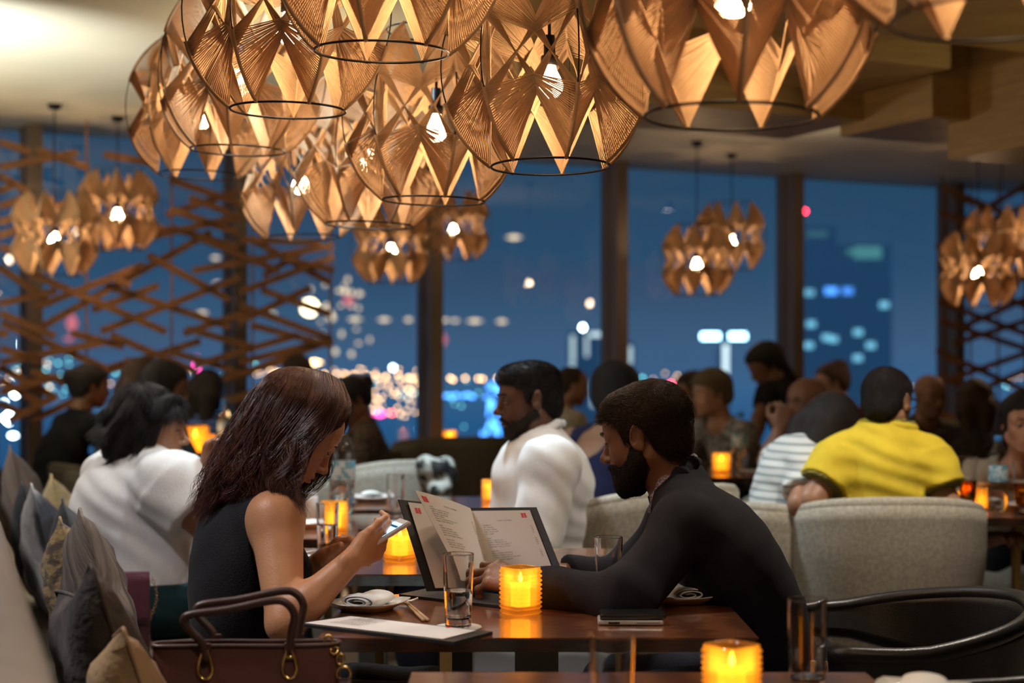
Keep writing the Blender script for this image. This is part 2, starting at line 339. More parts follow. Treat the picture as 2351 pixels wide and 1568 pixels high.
# ---------------------------------------------------------------- the city beyond the glass
LC = {'amber': (1, .55, .22), 'warm': (1, .78, .5), 'white': (.75, .95, 1), 'ice': (.42, .82, 1), 'cyan': (.25, .75, 1), 'teal': (.2, .75, .8), 'blue': (.08, .32, 1), 'red': (1, .03, .06), 'pink': (1, .25, .3), 'green': (.3, 1, .55), 'magenta': (1, .05, .35)}
CM = {}
def cmat(c, s):
    if (c, s) not in CM: CM[(c, s)] = emis('light_'+c, LC[c], s)
    return CM[(c, s)]
class Dots:
    def __init__(s, c, st): s.c, s.st, s.b = c, st, MB()
    def dot(s, px, py, rx, ry=None, Y=None):
        Y = Y or (125*FPX/(py-HY) if py > 856 else 28000); Y = min(Y, 28000); c = P(px, py, Y); k = Y/FPX; ry = ry or rx
        n = 6; vs = [(c.x, c.y, c.z+ry*k), (c.x, c.y, c.z-ry*k)]+[(c.x+rx*k*math.cos(2*PI*i/n), c.y+rx*k*math.sin(2*PI*i/n), c.z) for i in range(n)]
        s.b.add(vs, [(0, 2+i, 2+(i+1) % n) for i in range(n)]+[(1, 2+(i+1) % n, 2+i) for i in range(n)])
    def done(s, label): o = s.b.build('city_lights', cmat(s.c, s.st)); tag(o, label, 'city lights', kind='stuff')
rc = random.Random(11)
d = Dots('amber', 15)
for x in range(745, 965, 24): d.dot(x+rc.uniform(-4, 4), 858+rc.uniform(-3, 3)+(x-745)*.03, 3.4)
for x in (1000, 1034, 1040, 1068, 1098, 1108, 1142, 1152): d.dot(x, 872+rc.uniform(-4, 3), 3.6)
for _ in range(90): d.dot(rc.uniform(800, 960), 866+rc.random()**1.3*95, rc.uniform(1.4, 2.8))
for _ in range(45): d.dot(rc.uniform(560, 1000), rc.uniform(846, 872), rc.uniform(1.2, 2.4))
for _ in range(22): d.dot(rc.uniform(0, 560), rc.uniform(826, 900), rc.uniform(1.5, 2.6))
for _ in range(14): d.dot(rc.uniform(1480, 1600), rc.uniform(855, 885), rc.uniform(1, 2))
for _ in range(10): d.dot(rc.uniform(2050, 2350), rc.uniform(855, 900), rc.uniform(1, 2))
d.dot(722, 832, 18, 5, 9000); d.dot(618, 838, 22, 6, 9000); d.done('amber street lights spread over the far city')
d = Dots('teal', 6)
for _ in range(60): d.dot(rc.uniform(0, 560), rc.uniform(822, 925), rc.uniform(1.8, 3.6))
for _ in range(22): d.dot(rc.uniform(790, 1100), rc.uniform(870, 990), rc.uniform(1.8, 3.2))
for x, y in ((202, 838), (265, 855), (285, 868), (585, 838), (1330, 880), (1350, 890), (1475, 868), (2310, 885)): d.dot(x, y, 4)
d.done('teal and pale green lights spread over the far city')
d = Dots('white', 26)
for x, y, a, b in ((902, 844, 5, 5), (35, 905, 9, 7), (22, 880, 5, 4), (20, 960, 16, 14), (30, 1000, 10, 4), (45, 860, 5, 4), (10, 925, 5, 5), (48, 790, 2, 14), (1338, 752, 6, 7), (1428, 768, 6, 6), (2330, 930, 10, 8)): d.dot(x, y, a, b, 4000)
d.done('brightest white floodlights of the far city')
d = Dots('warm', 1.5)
for x, y, a, b in ((465, 718, 14, 4), (815, 733, 18, 5), (882, 734, 16, 5), (938, 734, 10, 5), (1020, 735, 14, 4), (1045, 736, 10, 4), (1090, 737, 20, 5), (1152, 738, 14, 5), (1180, 545, 20, 6), (495, 592, 12, 4), (627, 720, 8, 4), (500, 650, 12, 4)): d.dot(x, y, a, b, 900)  # mostly far emitters imitating interior ceiling lights mirrored in the glass
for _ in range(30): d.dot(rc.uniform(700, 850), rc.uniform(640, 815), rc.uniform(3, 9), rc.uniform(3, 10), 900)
d.done('warm facade lights and stand-ins for ceiling lights mirrored in the glass')
d = Dots('red', 30); d.dot(1540, 882, 5.5, 5.5, 3000); d.dot(1848, 485, 4.5, 4.5, 2000); d.dot(1925, 661, 4.5, 4.5, 2000); d.dot(1828, 662, 3, 3, 2000); d.dot(900, 948, 5, 4, 3000); d.done('red aircraft warning beacons')
d = Dots('magenta', 9); d.dot(1920, 838, 4, 4, 2000); d.dot(2268, 856, 4, 4, 2000); d.dot(1968, 672, 10, 4, 2000); d.dot(452, 838, 7, 22, 2000); d.dot(872, 950, 16, 6, 2000); d.done('magenta lights on the far towers')
d = Dots('pink', .8); d.dot(165, 742, 14, 26, 1500); d.dot(158, 778, 14, 6, 1500); d.dot(800, 690, 16, 14, 1500); d.dot(1015, 780, 12, 20, 1500); d.done('pinkish lit facade patches')
def tower(label, x0, x1, ytop, Y, lights, depth=30, col=(.03, .06, .10)):
    k = Y/FPX; t = thing('tower', label, 'building', tuple(P((x0+x1)/2, 1100, Y)), 0, 'towers of the far city'); o = Vector(t.location)
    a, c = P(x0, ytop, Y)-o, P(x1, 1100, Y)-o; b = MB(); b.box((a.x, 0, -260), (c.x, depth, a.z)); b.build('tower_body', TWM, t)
    for (x, y, rx, ry, cc, st) in lights:
        p, q = P(x-rx, y-ry, Y)-o, P(x+rx, y+ry, Y)-o; b = MB(); b.box((p.x, -.6, q.z), (q.x, .1, p.z)); b.build('lit_window', cmat(cc, st), t)
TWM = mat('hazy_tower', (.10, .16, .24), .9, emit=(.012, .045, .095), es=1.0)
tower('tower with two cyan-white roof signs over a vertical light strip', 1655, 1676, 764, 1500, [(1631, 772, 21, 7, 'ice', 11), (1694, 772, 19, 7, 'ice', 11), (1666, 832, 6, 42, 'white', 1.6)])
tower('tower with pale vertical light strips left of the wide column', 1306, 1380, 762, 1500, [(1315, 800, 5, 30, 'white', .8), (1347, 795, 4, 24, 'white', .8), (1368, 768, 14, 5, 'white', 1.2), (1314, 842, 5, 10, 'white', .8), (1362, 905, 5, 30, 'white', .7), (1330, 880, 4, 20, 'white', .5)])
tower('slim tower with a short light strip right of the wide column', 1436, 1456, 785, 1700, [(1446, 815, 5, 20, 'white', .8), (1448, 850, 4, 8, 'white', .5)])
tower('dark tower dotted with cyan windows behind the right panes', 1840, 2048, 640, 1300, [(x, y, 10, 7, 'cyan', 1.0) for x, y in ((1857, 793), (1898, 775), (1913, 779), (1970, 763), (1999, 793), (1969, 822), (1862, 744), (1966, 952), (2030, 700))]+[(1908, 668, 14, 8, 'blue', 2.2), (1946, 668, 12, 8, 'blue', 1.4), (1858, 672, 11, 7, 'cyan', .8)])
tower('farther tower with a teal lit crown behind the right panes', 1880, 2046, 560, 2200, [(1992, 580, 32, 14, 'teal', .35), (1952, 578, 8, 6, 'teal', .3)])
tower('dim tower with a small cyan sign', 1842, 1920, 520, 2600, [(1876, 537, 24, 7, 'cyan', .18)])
d = Dots('blue', 7)
for _ in range(30): d.dot(rc.uniform(998, 1085), rc.uniform(904, 912), rc.uniform(4, 8), 2.5, 4000)
for _ in range(10): d.dot(rc.uniform(1115, 1150), rc.uniform(880, 915), 8, 3, 4000)
for _ in range(26):
    h = rc.random(); d.dot(1128+rc.uniform(-1, 1)*(3+20*(1-h)), 1000-80*h, 2.5, 9, 4000)
d.done('blue lit fountain and waterfront')
# ---------------------------------------------------------------- string lanterns
BULB = emis('bulb_glow', (1, .68, .38), 160, True)
BULB_DIM = emis('bulb_glow_far', (1, .68, .38), 120, True)
NR = 7; RZ = 1.08
def sp(R, lat, az): return Vector((R*math.cos(lat)*math.cos(az), R*math.cos(lat)*math.sin(az), R*RZ*math.sin(lat)))
def lantern_meshes(R, nstr, sr, nside):
    D = math.radians; L0, L1 = D(57), D(17); out = {}
    b = MB()
    for i in range(NR):
        az = 2*PI*i/NR; b.tube([sp(R, D(-57)+D(114)*k/18, az) for k in range(19)], R*.0075, 5)
    out['rib_wires'] = b.mesh('rib_wires')
    b = MB(); rr = R*math.cos(L0)
    b.tube([(rr*math.cos(2*PI*k/48), rr*math.sin(2*PI*k/48), 0) for k in range(48)], R*.011, 6, closed=True); out['ring'] = b.mesh('ring')
    rng = random.Random(4)
    for up in (-1, 1):
        b = MB(); az = 0
        wrap = [sp(R*1.004, up*(L0+(L1-L0)*k/9), az) for k in range(10)]
        b.tube(wrap, R*.019, 5)
        for sd in (-1, 1):
            azm = az+sd*PI/NR; azn = az+sd*2*PI/NR
            for k in range(nstr):
                t = (k+.5)/nstr; jz = (rng.random()-.5)*.02*R
                a = sp(R, up*(L0+(L1-L0)*t), az)
                nod = Vector((R*(.60+.10*t)*math.cos(azm), R*(.60+.10*t)*math.sin(azm), R*up*(-.0 + .34 - .16*t)+jz))
                e = sp(R*.985, -up*(L1 + D(9)*(1-t)), azn)
                b.tube([a, nod, e], sr, nside, caps=False)
        out['petal%d' % up] = b.mesh('string_petal')
    b = MB(); b.lathe([(0, R*.30), (R*.05, R*.30), (R*.055, R*.12), (R*.08, R*.11), (R*.08, R*.02), (0, R*.02)], 12); out['socket'] = b.mesh('socket')
    b = MB(); b.lathe([(R*.055, R*.03), (R*.065, -R*.02), (R*.10, -R*.09), (R*.125, -R*.16), (R*.115, -R*.22), (R*.07, -R*.265), (0, -R*.28)][::-1], 10); out['bulb'] = b.mesh('bulb')
    return out
def make_lantern(R, me, top, bulbm, label, group):
    t = thing('string_lantern', label, 'pendant lamp', group=group)
    link('rib_wires', me['rib_wires'], None if me['rib_wires'].materials else M['black_metal'], t); so = link('socket', me['socket'], None if me['socket'].materials else M['black_metal'], t); link('bulb', me['bulb'], None if me['bulb'].materials else bulbm, so)
    for s in (-1, 1):
        link('frame_ring', me['ring'], None if me['ring'].materials else M['black_metal'], t, loc=(0, 0, s*R*RZ*math.sin(math.radians(57))))
        for i in range(NR): link('string_petal', me['petal%d' % s], None if me['petal%d' % s].materials else M['string'], t, rot=(0, 0, 2*PI*i/NR))
    # suspension cord up to the ceiling
    return t
def cord(t, R, z):
    b = MB(); b.tube([(0, 0, R*.28), (0, 0, CEIL-z)], .004, 6); b.lathe([(0, CEIL-z-.03), (.03, CEIL-z-.028), (.04, CEIL-z), (0, CEIL-z)], 12); b.build('cord', M['black_metal'], t)
RN = .25
near = lantern_meshes(RN, 32, .00145, 4); far = lantern_meshes(.25, 26, .0030, 3)
LG = 'woven string lanterns clustered over the tables'
# name, centre column, bottom ring row, body width px, yaw, label
NEARL = [
 (1684, 268, 725, 10, 'largest woven string lantern, right end of the near cluster'),
 (1262, 383, 500, 26, 'woven string lantern with large bare bulb, just left of the largest one'),
 (880, 118, 565, 5, 'woven string lantern with the highest open ring, cut by the top edge'),
 (664, 253, 484, 41, 'woven string lantern below and left of the highest ring'),
 (550, 345, 398, 15, 'woven string lantern with pale upper petals at the left end'),
 (462, 402, 340, 33, 'woven string lantern hanging lowest at the far left of the cluster'),
 (1000, 461, 428, 28, 'woven string lantern over the man in the white shirt, ring below its bulb'),
 (852, 517, 372, 45, 'woven string lantern low in the middle of the cluster'),
 (690, 545, 316, 12, 'lowest woven string lantern of the near cluster, above the long-haired woman'),
]
kB = RZ*math.sin(math.radians(57))
for (px, py, w, yaw, lab) in NEARL:
    Y = 2*RN*FPX/w; c = P(px, py, Y); c.z += RN*kB
    t = make_lantern(RN, near, CEIL, BULB, lab, LG); t.location = c; t.rotation_euler = (math.radians(random.Random(px).uniform(-2, 2)), math.radians(random.Random(py).uniform(-2, 2)), math.radians(yaw)); cord(t, RN, c.z)
c = Vector((.62, 1.75, 2.02+.23)); t = make_lantern(RN, near, CEIL, BULB, 'blurred edge of a woven string lantern at the upper right corner', LG); t.location = P(2300, 30, 1.95)+Vector((0, 0, .22)); cord(t, RN, t.location.z)
FG = 'woven string lanterns hanging by the windows'
FARL = [
 (125, 537, 210, 10, 'far lantern before the left lattice, the lower of the left pair'),
 (270, 482, 200, 25, 'far lantern before the left lattice, the higher of the left pair'),
 (898, 563, 190, 40, 'far lantern under the near cluster, the lower of the middle pair'),
 (1042, 518, 172, 5, 'far lantern under the near cluster, the higher of the middle pair'),
 (1600, 596, 180, 0, 'far lantern right of the wide column, the lower of its pair'),
 (1680, 542, 170, 18, 'far lantern right of the wide column, the higher of its pair'),
 (2245, 617, 192, 30, 'far lantern before the right lattice, the lower of the right pair'),
 (2300, 556, 180, 12, 'far lantern before the right lattice, the higher of the right pair'),
]
for (px, py, w, yaw, lab) in FARL:
    Y = 2*.25*FPX/w; c = P(px, py, Y)
    t = make_lantern(.25, far, CEIL, BULB_DIM, lab, FG); t.location = c; t.rotation_euler = (0, 0, math.radians(yaw)); cord(t, .25, c.z)
# ---------------------------------------------------------------- smooth bodies: distance fields meshed with surface nets
F32 = np.float32
def cone(a, b, ra, rb=None, k=.02, op='+', flat=False, sq=None): return ('c', np.array(a, float), np.array(b, float), ra, ra if rb is None else rb, k, op, flat, sq)
def ell(c, r, R=None, k=.02, op='+'): return ('e', np.array(c, float), np.array(r if hasattr(r, '__len__') else (r, r, r), float), np.eye(3) if R is None else np.array(R, float), k, op)
def grow(pr, o):
    out = []
    for p in pr:
        s = -1 if p[-1] == '-' else 1
        if p[0] == 'c': out.append(p[:3]+(max(p[3]+o, .001), max(p[4]+o, .001))+p[5:])
        else: out.append((p[0], p[1], p[2]+o*(1 if p[5] == '+' else -1), p[3], p[4], p[5]))
    return out
def field(prims, lo, hi, h, cuts=(), warp=None):
    lo = np.array(lo, float); hi = np.array(hi, float)
    n = np.maximum(np.ceil((hi-lo)/h).astype(int)+1, 3)
    ax = [(lo[i]+h*np.arange(n[i])).astype(F32) for i in range(3)]
    Fd = np.full(n, .3, F32)
    for p in prims:
        k = p[5] if p[0] == 'c' else p[4]; op = p[6] if p[0] == 'c' else p[5]; m = k+2.5*h
        if p[0] == 'c':
            a, b, ra, rb = p[1:5]; R = max(ra, rb)*(1 if p[8] is None else max(1, 1/p[8][0])); bl = np.minimum(a, b)-R-m; bh = np.maximum(a, b)+R+m
        else: R = p[2].max(); e = np.sqrt(((p[3]*p[2][None, :])**2).sum(1)); bl = p[1]-e-m; bh = p[1]+e+m
        i0 = np.maximum(((bl-lo)/h).astype(int), 0); i1 = np.minimum(((bh-lo)/h).astype(int)+2, n)
        if (i1 <= i0).any(): continue
        X = ax[0][i0[0]:i1[0], None, None]; Y = ax[1][None, i0[1]:i1[1], None]; Z = ax[2][None, None, i0[2]:i1[2]]
        if p[0] == 'c':
            d = b-a; L = max(float(d @ d), 1e-10); x, y, z = X-F32(a[0]), Y-F32(a[1]), Z-F32(a[2])
            t0 = (x*F32(d[0])+y*F32(d[1])+z*F32(d[2]))/F32(L); t = np.clip(t0, 0, 1)
            x = x-t*F32(d[0]); y = y-t*F32(d[1]); z = z-t*F32(d[2])
            if p[8] is not None:      # flattened section: (factor, axis)
                q, axs = p[8]; w = x*F32(axs[0])+y*F32(axs[1])+z*F32(axs[2]); r = np.sqrt(np.maximum(x*x+y*y+z*z+w*w*F32(1/q**2-1), 0))
            else: r = np.sqrt(x*x+y*y+z*z)
            D = r-(F32(ra)+F32(rb-ra)*t)
            if p[7]: D = np.maximum(D, np.maximum(-t0, t0-1)*F32(math.sqrt(L)))
        else:
            c, r, R = p[1], p[2], p[3]; x, y, z = X-F32(c[0]), Y-F32(c[1]), Z-F32(c[2])
            q = [(x*F32(R[0, i])+y*F32(R[1, i])+z*F32(R[2, i]))/F32(r[i]) for i in range(3)]
            k0 = np.sqrt(q[0]**2+q[1]**2+q[2]**2); k1 = np.sqrt((q[0]/F32(r[0]))**2+(q[1]/F32(r[1]))**2+(q[2]/F32(r[2]))**2)+F32(1e-6)
            D = k0*(k0-1)/k1
        S = Fd[i0[0]:i1[0], i0[1]:i1[1], i0[2]:i1[2]]
        if op == '+':
            hh = np.maximum(k-np.abs(S-D), 0)/max(k, 1e-6); S[...] = np.minimum(S, D)-hh*hh*F32(k*.25)
        else:
            D = -D; hh = np.maximum(k-np.abs(S-D), 0)/max(k, 1e-6); S[...] = np.maximum(S, D)+hh*hh*F32(k*.25)
    G = (ax[0][:, None, None], ax[1][None, :, None], ax[2][None, None, :])
    if warp is not None: Fd = Fd+warp(*G).astype(F32)
    for c in cuts: Fd = np.maximum(Fd, c(*G).astype(F32))
    return Fd, lo, h
def nets(Fd, lo, h):
    s = Fd < 0; nx, ny, nz = Fd.shape
    c8 = [(i, j, k) for i in (0, 1) for j in (0, 1) for k in (0, 1)]
    cnt = sum(s[i:nx-1+i, j:ny-1+j, k:nz-1+k].astype(np.int8) for i, j, k in c8)
    ci, cj, ck = np.nonzero((cnt > 0) & (cnt < 8)); m = len(ci)
    idx = np.full((nx-1, ny-1, nz-1), -1, np.int32); idx[ci, cj, ck] = np.arange(m)
    acc = np.zeros((m, 3)); w = np.zeros(m); val = {c: Fd[ci+c[0], cj+c[1], ck+c[2]] for c in c8}
    for a in c8:
        for x in range(3):
            if a[x] == 0:
                b = list(a); b[x] = 1; b = tuple(b); va, vb = val[a], val[b]; e = (va < 0) != (vb < 0)
                t = np.where(e, va/np.where(e, va-vb, 1), 0)
                for q in range(3): acc[:, q] += np.where(e, a[q]+(t if q == x else 0), 0)
                w += e
    V = lo+h*(np.stack([ci, cj, ck], 1)+acc/w[:, None])
    Q = []
    for x in range(3):
        sl0 = [slice(None)]*3; sl1 = [slice(None)]*3; sl0[x] = slice(0, -1); sl1[x] = slice(1, None)
        A, B = s[tuple(sl0)], s[tuple(sl1)]; e = A != B; I = np.stack(np.nonzero(e), 1); y, z = (x+1) % 3, (x+2) % 3
        I = I[(I[:, y] > 0) & (I[:, z] > 0) & (I[:, y] < Fd.shape[y]-1) & (I[:, z] < Fd.shape[z]-1)]
        def cell(dy, dz):
            J = I.copy(); J[:, y] -= dy; J[:, z] -= dz; return idx[J[:, 0], J[:, 1], J[:, 2]]
        q = np.stack([cell(1, 1), cell(0, 1), cell(0, 0), cell(1, 0)], 1); f = A[I[:, 0], I[:, 1], I[:, 2]]
        q[~f] = q[~f][:, ::-1]; Q.append(q)
    return V, np.concatenate(Q)
def pbounds(prims, pad=.01):
    lo = np.full(3, 1e9); hi = -lo
    for p in prims:
        if (p[6] if p[0] == 'c' else p[5]) == '-': continue
        if p[0] == 'c': R = max(p[3], p[4])*(1 if p[8] is None else 1.1); lo = np.minimum(lo, np.minimum(p[1], p[2])-R); hi = np.maximum(hi, np.maximum(p[1], p[2])+R)
        else: e = np.sqrt(((p[3]*p[2][None, :])**2).sum(1)); lo = np.minimum(lo, p[1]-e); hi = np.maximum(hi, p[1]+e)
    return lo-pad, hi+pad
def smooth_verts(V, Q, it):
    for _ in range(it):
        A = np.zeros_like(V); n = np.zeros(len(V))
        for a, b in ((0, 1), (1, 2), (2, 3), (3, 0)):
            np.add.at(A, Q[:, a], V[Q[:, b]]); np.add.at(n, Q[:, a], 1); np.add.at(A, Q[:, b], V[Q[:, a]]); np.add.at(n, Q[:, b], 1)
        V = .5*V+.5*A/np.maximum(n, 1)[:, None]
    return V
def sdf_mesh(name, prims, h, origin=(0, 0, 0), cuts=(), warp=None, fine=(), attr=None, smooth=1, lim=None):
    """fine: (lo, hi, h) boxes meshed at a smaller step; attr(V) -> value per vertex"""
    VV, QQ = [], []; nv = 0; lo, hi = pbounds(prims)
    if lim is not None: lo = np.maximum(lo, lim[0]); hi = np.minimum(hi, lim[1])
    for bi, (l, g, hh) in enumerate([(lo, hi, h)]+list(fine)):
        l, g = np.maximum(np.array(l), lo), np.minimum(np.array(g), hi)
        e = 0 if bi == 0 else h*1.2
        V, Q = nets(*field(prims, l-e-2*hh*(bi > 0), g+e+2*hh*(bi > 0), hh, cuts, warp))
        if len(Q) == 0: continue
        V = smooth_verts(V, Q, smooth)
        cc = V[Q].mean(1)
        if bi == 0:
            keep = np.ones(len(Q), bool)
            for (fl, fh, _) in fine: keep &= ~((cc > np.array(fl)+h*.2) & (cc < np.array(fh)-h*.2)).all(1)
        else: keep = ((cc > l-h*.3) & (cc < g+h*.3)).all(1)
        Q = Q[keep]; u, inv = np.unique(Q, return_inverse=True); V = V[u]; Q = inv.reshape(Q.shape)
        VV.append(V); QQ.append(Q+nv); nv += len(V)
    V = np.concatenate(VV); Q = np.concatenate(QQ)
    return np_mesh(name, V-np.array(origin), Q, attr(V) if attr else None)
def np_mesh(name, V, Q, at=None, smooth=True):
    me = bpy.data.meshes.new(name); k = Q.shape[1]
    me.vertices.add(len(V)); me.vertices.foreach_set('co', V.astype(F32).ravel())
    me.loops.add(Q.size); me.loops.foreach_set('vertex_index', Q.astype(np.int32).ravel())
    me.polygons.add(len(Q)); me.polygons.foreach_set('loop_start', np.arange(0, Q.size, k, dtype=np.int32)); me.polygons.foreach_set('loop_total', np.full(len(Q), k, np.int32))
    if smooth: me.polygons.foreach_set('use_smooth', np.ones(len(Q), bool))
    if at is not None:
        a = me.attributes.new('mask', 'FLOAT', 'POINT'); a.data.foreach_set('value', np.asarray(at, F32))
    me.update(calc_edges=True); me.validate(); return me
def unit(v): v = np.array(v, float); return v/np.linalg.norm(v)
class Frame:
    """local axes: f forward, s to the figure's own left, u up"""
    def __init__(s, c, f, u=(0, 0, 1), sc=1.0):
        s.c = np.array(c, float); s.f = unit(f); l = np.cross(np.array(u, float), s.f); s.s = unit(l); s.u = np.cross(s.f, s.s); s.k = sc; s.R = np.stack([s.f, s.s, s.u], 1)
    def p(s, f, l, u): return s.c+s.k*(s.R @ np.array([f, l, u]))
    def loc(s, X, Y, Z):
        x, y, z = X-s.c[0], Y-s.c[1], Z-s.c[2]; return [(x*s.R[0, i]+y*s.R[1, i]+z*s.R[2, i])/s.k for i in range(3)]
    def E(s, c, r, k=.02, op='+', tilt=0, roll=0):
        R = s.R
        if tilt: a = tilt; R = R @ np.array([[math.cos(a), 0, math.sin(a)], [0, 1, 0], [-math.sin(a), 0, math.cos(a)]])
        if roll: a = roll; R = R @ np.array([[math.cos(a), -math.sin(a), 0], [math.sin(a), math.cos(a), 0], [0, 0, 1]])
        return ell(s.p(*c), np.array(r)*s.k, R, k*s.k, op)
    def K(s, a, b, ra, rb=None, k=.02, op='+'): return cone(s.p(*a), s.p(*b), ra*s.k, (ra if rb is None else rb)*s.k, k*s.k, op)
def frame_dir(c, yaw, pitch=0, roll=0, sc=1.0):
    """yaw: heading of the face, degrees from +X counterclockwise; pitch: down; roll: towards own left"""
    y, p, r = (math.radians(a) for a in (yaw, pitch, roll))
    f = np.array([math.cos(y)*math.cos(p), math.sin(y)*math.cos(p), -math.sin(p)]); u0 = np.array([math.cos(y)*math.sin(p), math.sin(y)*math.sin(p), math.cos(p)])
    l = np.cross(u0, f); u = u0*math.cos(r)+l*math.sin(r); return Frame(c, f, u, sc)
def head_prims(H, o=None):
    o = o or {}; nose = o.get('nose', 1); jw = o.get('jaw', 1); fat = o.get('fat', 0); P_ = []
    E, K = H.E, H.K
    P_ += [E((-.014, 0, .034), (.096, .075, .084)), E((.036, 0, .040), (.052, .060, .055), .03), E((.030, 0, -.030), (.058, .058*jw, .068), .03)]
    for q in (-1, 1):
        P_ += [K((-.012, q*.056*jw, -.050), (.052, q*.022*jw, -.092), .019+fat*.5, .017+fat, .025), E((.046, q*.036, -.022), (.026, .022+fat, .024), .022),
               K((.083, q*.008, .021), (.068, q*.046, .017), .008, .009, .018)]
    P_ += [E((.064, 0, -.094), (.019, .020, .017), .022), E((.062, 0, -.058), (.028, .030, .028), .022)]
    if fat: P_ += [E((.02, 0, -.095), (.05, .04+fat, .03+fat), .03)]
    for q in (-1, 1): P_ += [E((.092, q*.031, -.001), (.018, .019, .0125), .012, '-')]
    P_ += [K((.086, 0, .010), (.104*1, 0, -.028), .0065, .0105*nose, .010), E((.107, 0, -.032), (.0115*nose, .0115*nose, .0105*nose), .008)]
    for q in (-1, 1): P_ += [E((.097, q*.0115*nose, -.037), (.0105, .008, .0075), .006), E((.101, q*.006, -.0455), (.005, .0035, .004), .003, '-')]
    P_ += [K((.0925, 0, -.0590), (.078, q*0-.022, -.0640), .0062, .003, .006), K((.0925, 0, -.0590), (.078, .022, -.0640), .0062, .003, .006),
           K((.0905, -.006, -.0735), (.078, -.019, -.0680), .0070, .003, .007), K((.0905, .006, -.0735), (.078, .019, -.0680), .0070, .003, .007),
           E((.100, 0, -.0662), (.012, .022, .0016), .003, '-'), E((.092, 0, -.0835), (.010, .018, .004), .008, '-')]
    for q in (-1, 1):
        P_ += [E((.0725, q*.031, -.001), (.0145, .0150, .0128), .003)]
        P_ += [E((-.010, q*.078, .002), (.018, .0080, .032), .005, '+', -.22, q*.40), E((-.013, q*.079, -.022), (.010, .006, .012), .006),
               E((-.0065, q*.0895, .006), (.0105, .0085, .0195), .003, '-', -.22, q*.40), E((-.001, q*.0885, -.006), (.0065, .0095, .0085), .003, '-'), E((.004, q*.077, -.004), (.006, .004, .007), .004, '+')]
    return P_
HAIRLINE = ([-.14, -.045, -.028, -.012, .004, .014, .024, .035, .050, .070, .095], [-.082, -.070, -.035, .020, .020, -.016, -.012, .030, .044, .054, .062])
def hairline_cut(H, dz=0, df=0, line=None, rag=.003):
    xs, ys = line or HAIRLINE
    def f(X, Y, Z):
        a, b, c = H.loc(X, Y, Z); w = rag*(np.sin(a*900+b*700)+np.sin(b*1300-c*300))
        return (np.interp(a-df, xs, ys)+dz+w-c)*H.k*.7
    return f
def wrinkle(amp, freq, d=(.3, .5, 1), ph=0):
    d = unit(d)
    def f(X, Y, Z):
        u = X*d[0]+Y*d[1]+Z*d[2]; a = np.sin(X*11+Z*7+ph)+np.sin(Y*13-Z*9+ph*2); b = np.sin(X*5-Y*6+ph); return amp*np.sin(u*freq+2.2*a)*(.55+.45*b)+amp*.4*np.sin(u*freq*2.3+3*a+Z*20)
    return f
def hand_prims(wr, fdir, up, sc=1.0, side=1, curl=(.5, .5, .55, .6), thumb=(.5, .5), spread=.06, k=.007):
    """wr wrist; fdir towards the knuckles; up = back of the hand; side=+1: thumb on cross(up, fdir) side; curl: radians per joint or triples"""
    H = Frame(wr, fdir, up, sc); P_ = []; q = side
    P_ += [cone(H.p(-.02, 0, 0), H.p(.02, 0, 0), .024*sc, .026*sc, .01, sq=(.75, tuple(H.u)))]
    for i, w in enumerate((.030, .010, -.010, -.028)):
        kx = (.088, .092, .087, .078)[i]; P_ += [H.K((.018, q*w*.62, .001), (kx, q*w, .002 if i in (1, 2) else 0), .0155, .0115, .012)]
        ln = ((.042, .025, .020), (.046, .029, .021), (.043, .027, .021), (.033, .020, .018))[i]; r = (.0092, .0094, .0088, .0078)[i]
        c = curl[i]; c = (c, c, c*.8) if not hasattr(c, '__len__') else c
        p = np.array([kx, q*w, 0.0]); a = 0; sp_ = (i-1.4)*-spread*q
        for j in range(3):
            a += c[j]; n = p+ln[j]*np.array([math.cos(a), math.sin(sp_), -math.sin(a)]); P_ += [H.K(p, n, r*(1-.09*j), r*(1-.09*(j+1)), k if j else .009)]; p = n
    a0, a1 = thumb[0], thumb[1]; p = np.array([.022, q*.026, -.004]); P_ += [H.K((.012, q*.012, -.004), p+np.array([.018, q*.008, -.006]), .018, .015, .012)]
    d = np.array([math.cos(a0)*.85, q*math.sin(a0), -.45*a1]); d /= np.linalg.norm(d); p2 = p+.040*d; P_ += [H.K(p, p2, .0145, .0115, .01)]
    d2 = d+np.array([.35, -q*.55*a1, -.25*a1]); d2 /= np.linalg.norm(d2); p3 = p2+.032*d2; P_ += [H.K(p2, p3, .0112, .0100, k)]
    d3 = d2+np.array([.25, -q*.5*a1, -.1*a1]); d3 /= np.linalg.norm(d3); P_ += [H.K(p3, p3+.024*d3, .0102, .0085, k)]
    return P_
# ---------------------------------------------------------------- people
def V3(p): return np.array(p, float)
def J(px, py, Y): return V3(P(px, py, Y))
SKIN = {
 'light': mat('skin_light', (.52, .30, .205), .46, col2=(.45, .24, .16), scale=14, bump=.0006, bscale=260, attr='mask', acol=(.42, .12, .11), spec=.4),
 'warm': mat('skin_warm', (.50, .245, .125), .45, col2=(.43, .20, .10), scale=12, bump=.0006, bscale=260, attr='mask', acol=(.40, .12, .10), spec=.4),
 'tan': mat('skin_tan', (.36, .19, .115), .45, col2=(.29, .145, .085), scale=12, bump=.0006, bscale=260, attr='mask', acol=(.25, .085, .07), spec=.4),
 'brown': mat('skin_brown', (.27, .125, .068), .42, col2=(.20, .09, .048), scale=12, bump=.0006, bscale=260, attr='mask', acol=(.17, .06, .05), spec=.45),
 'dark': mat('skin_dark', (.150, .075, .050), .42, col2=(.11, .052, .035), scale=12, bump=.0006, bscale=260, attr='mask', acol=(.10, .045, .04), spec=.45)}
def hairmat(name, c, c2, st=(1, 1, 6)): return mat(name, c, .38, col2=c2, scale=60, stretch=st, bump=.003, bscale=160, spec=.3)
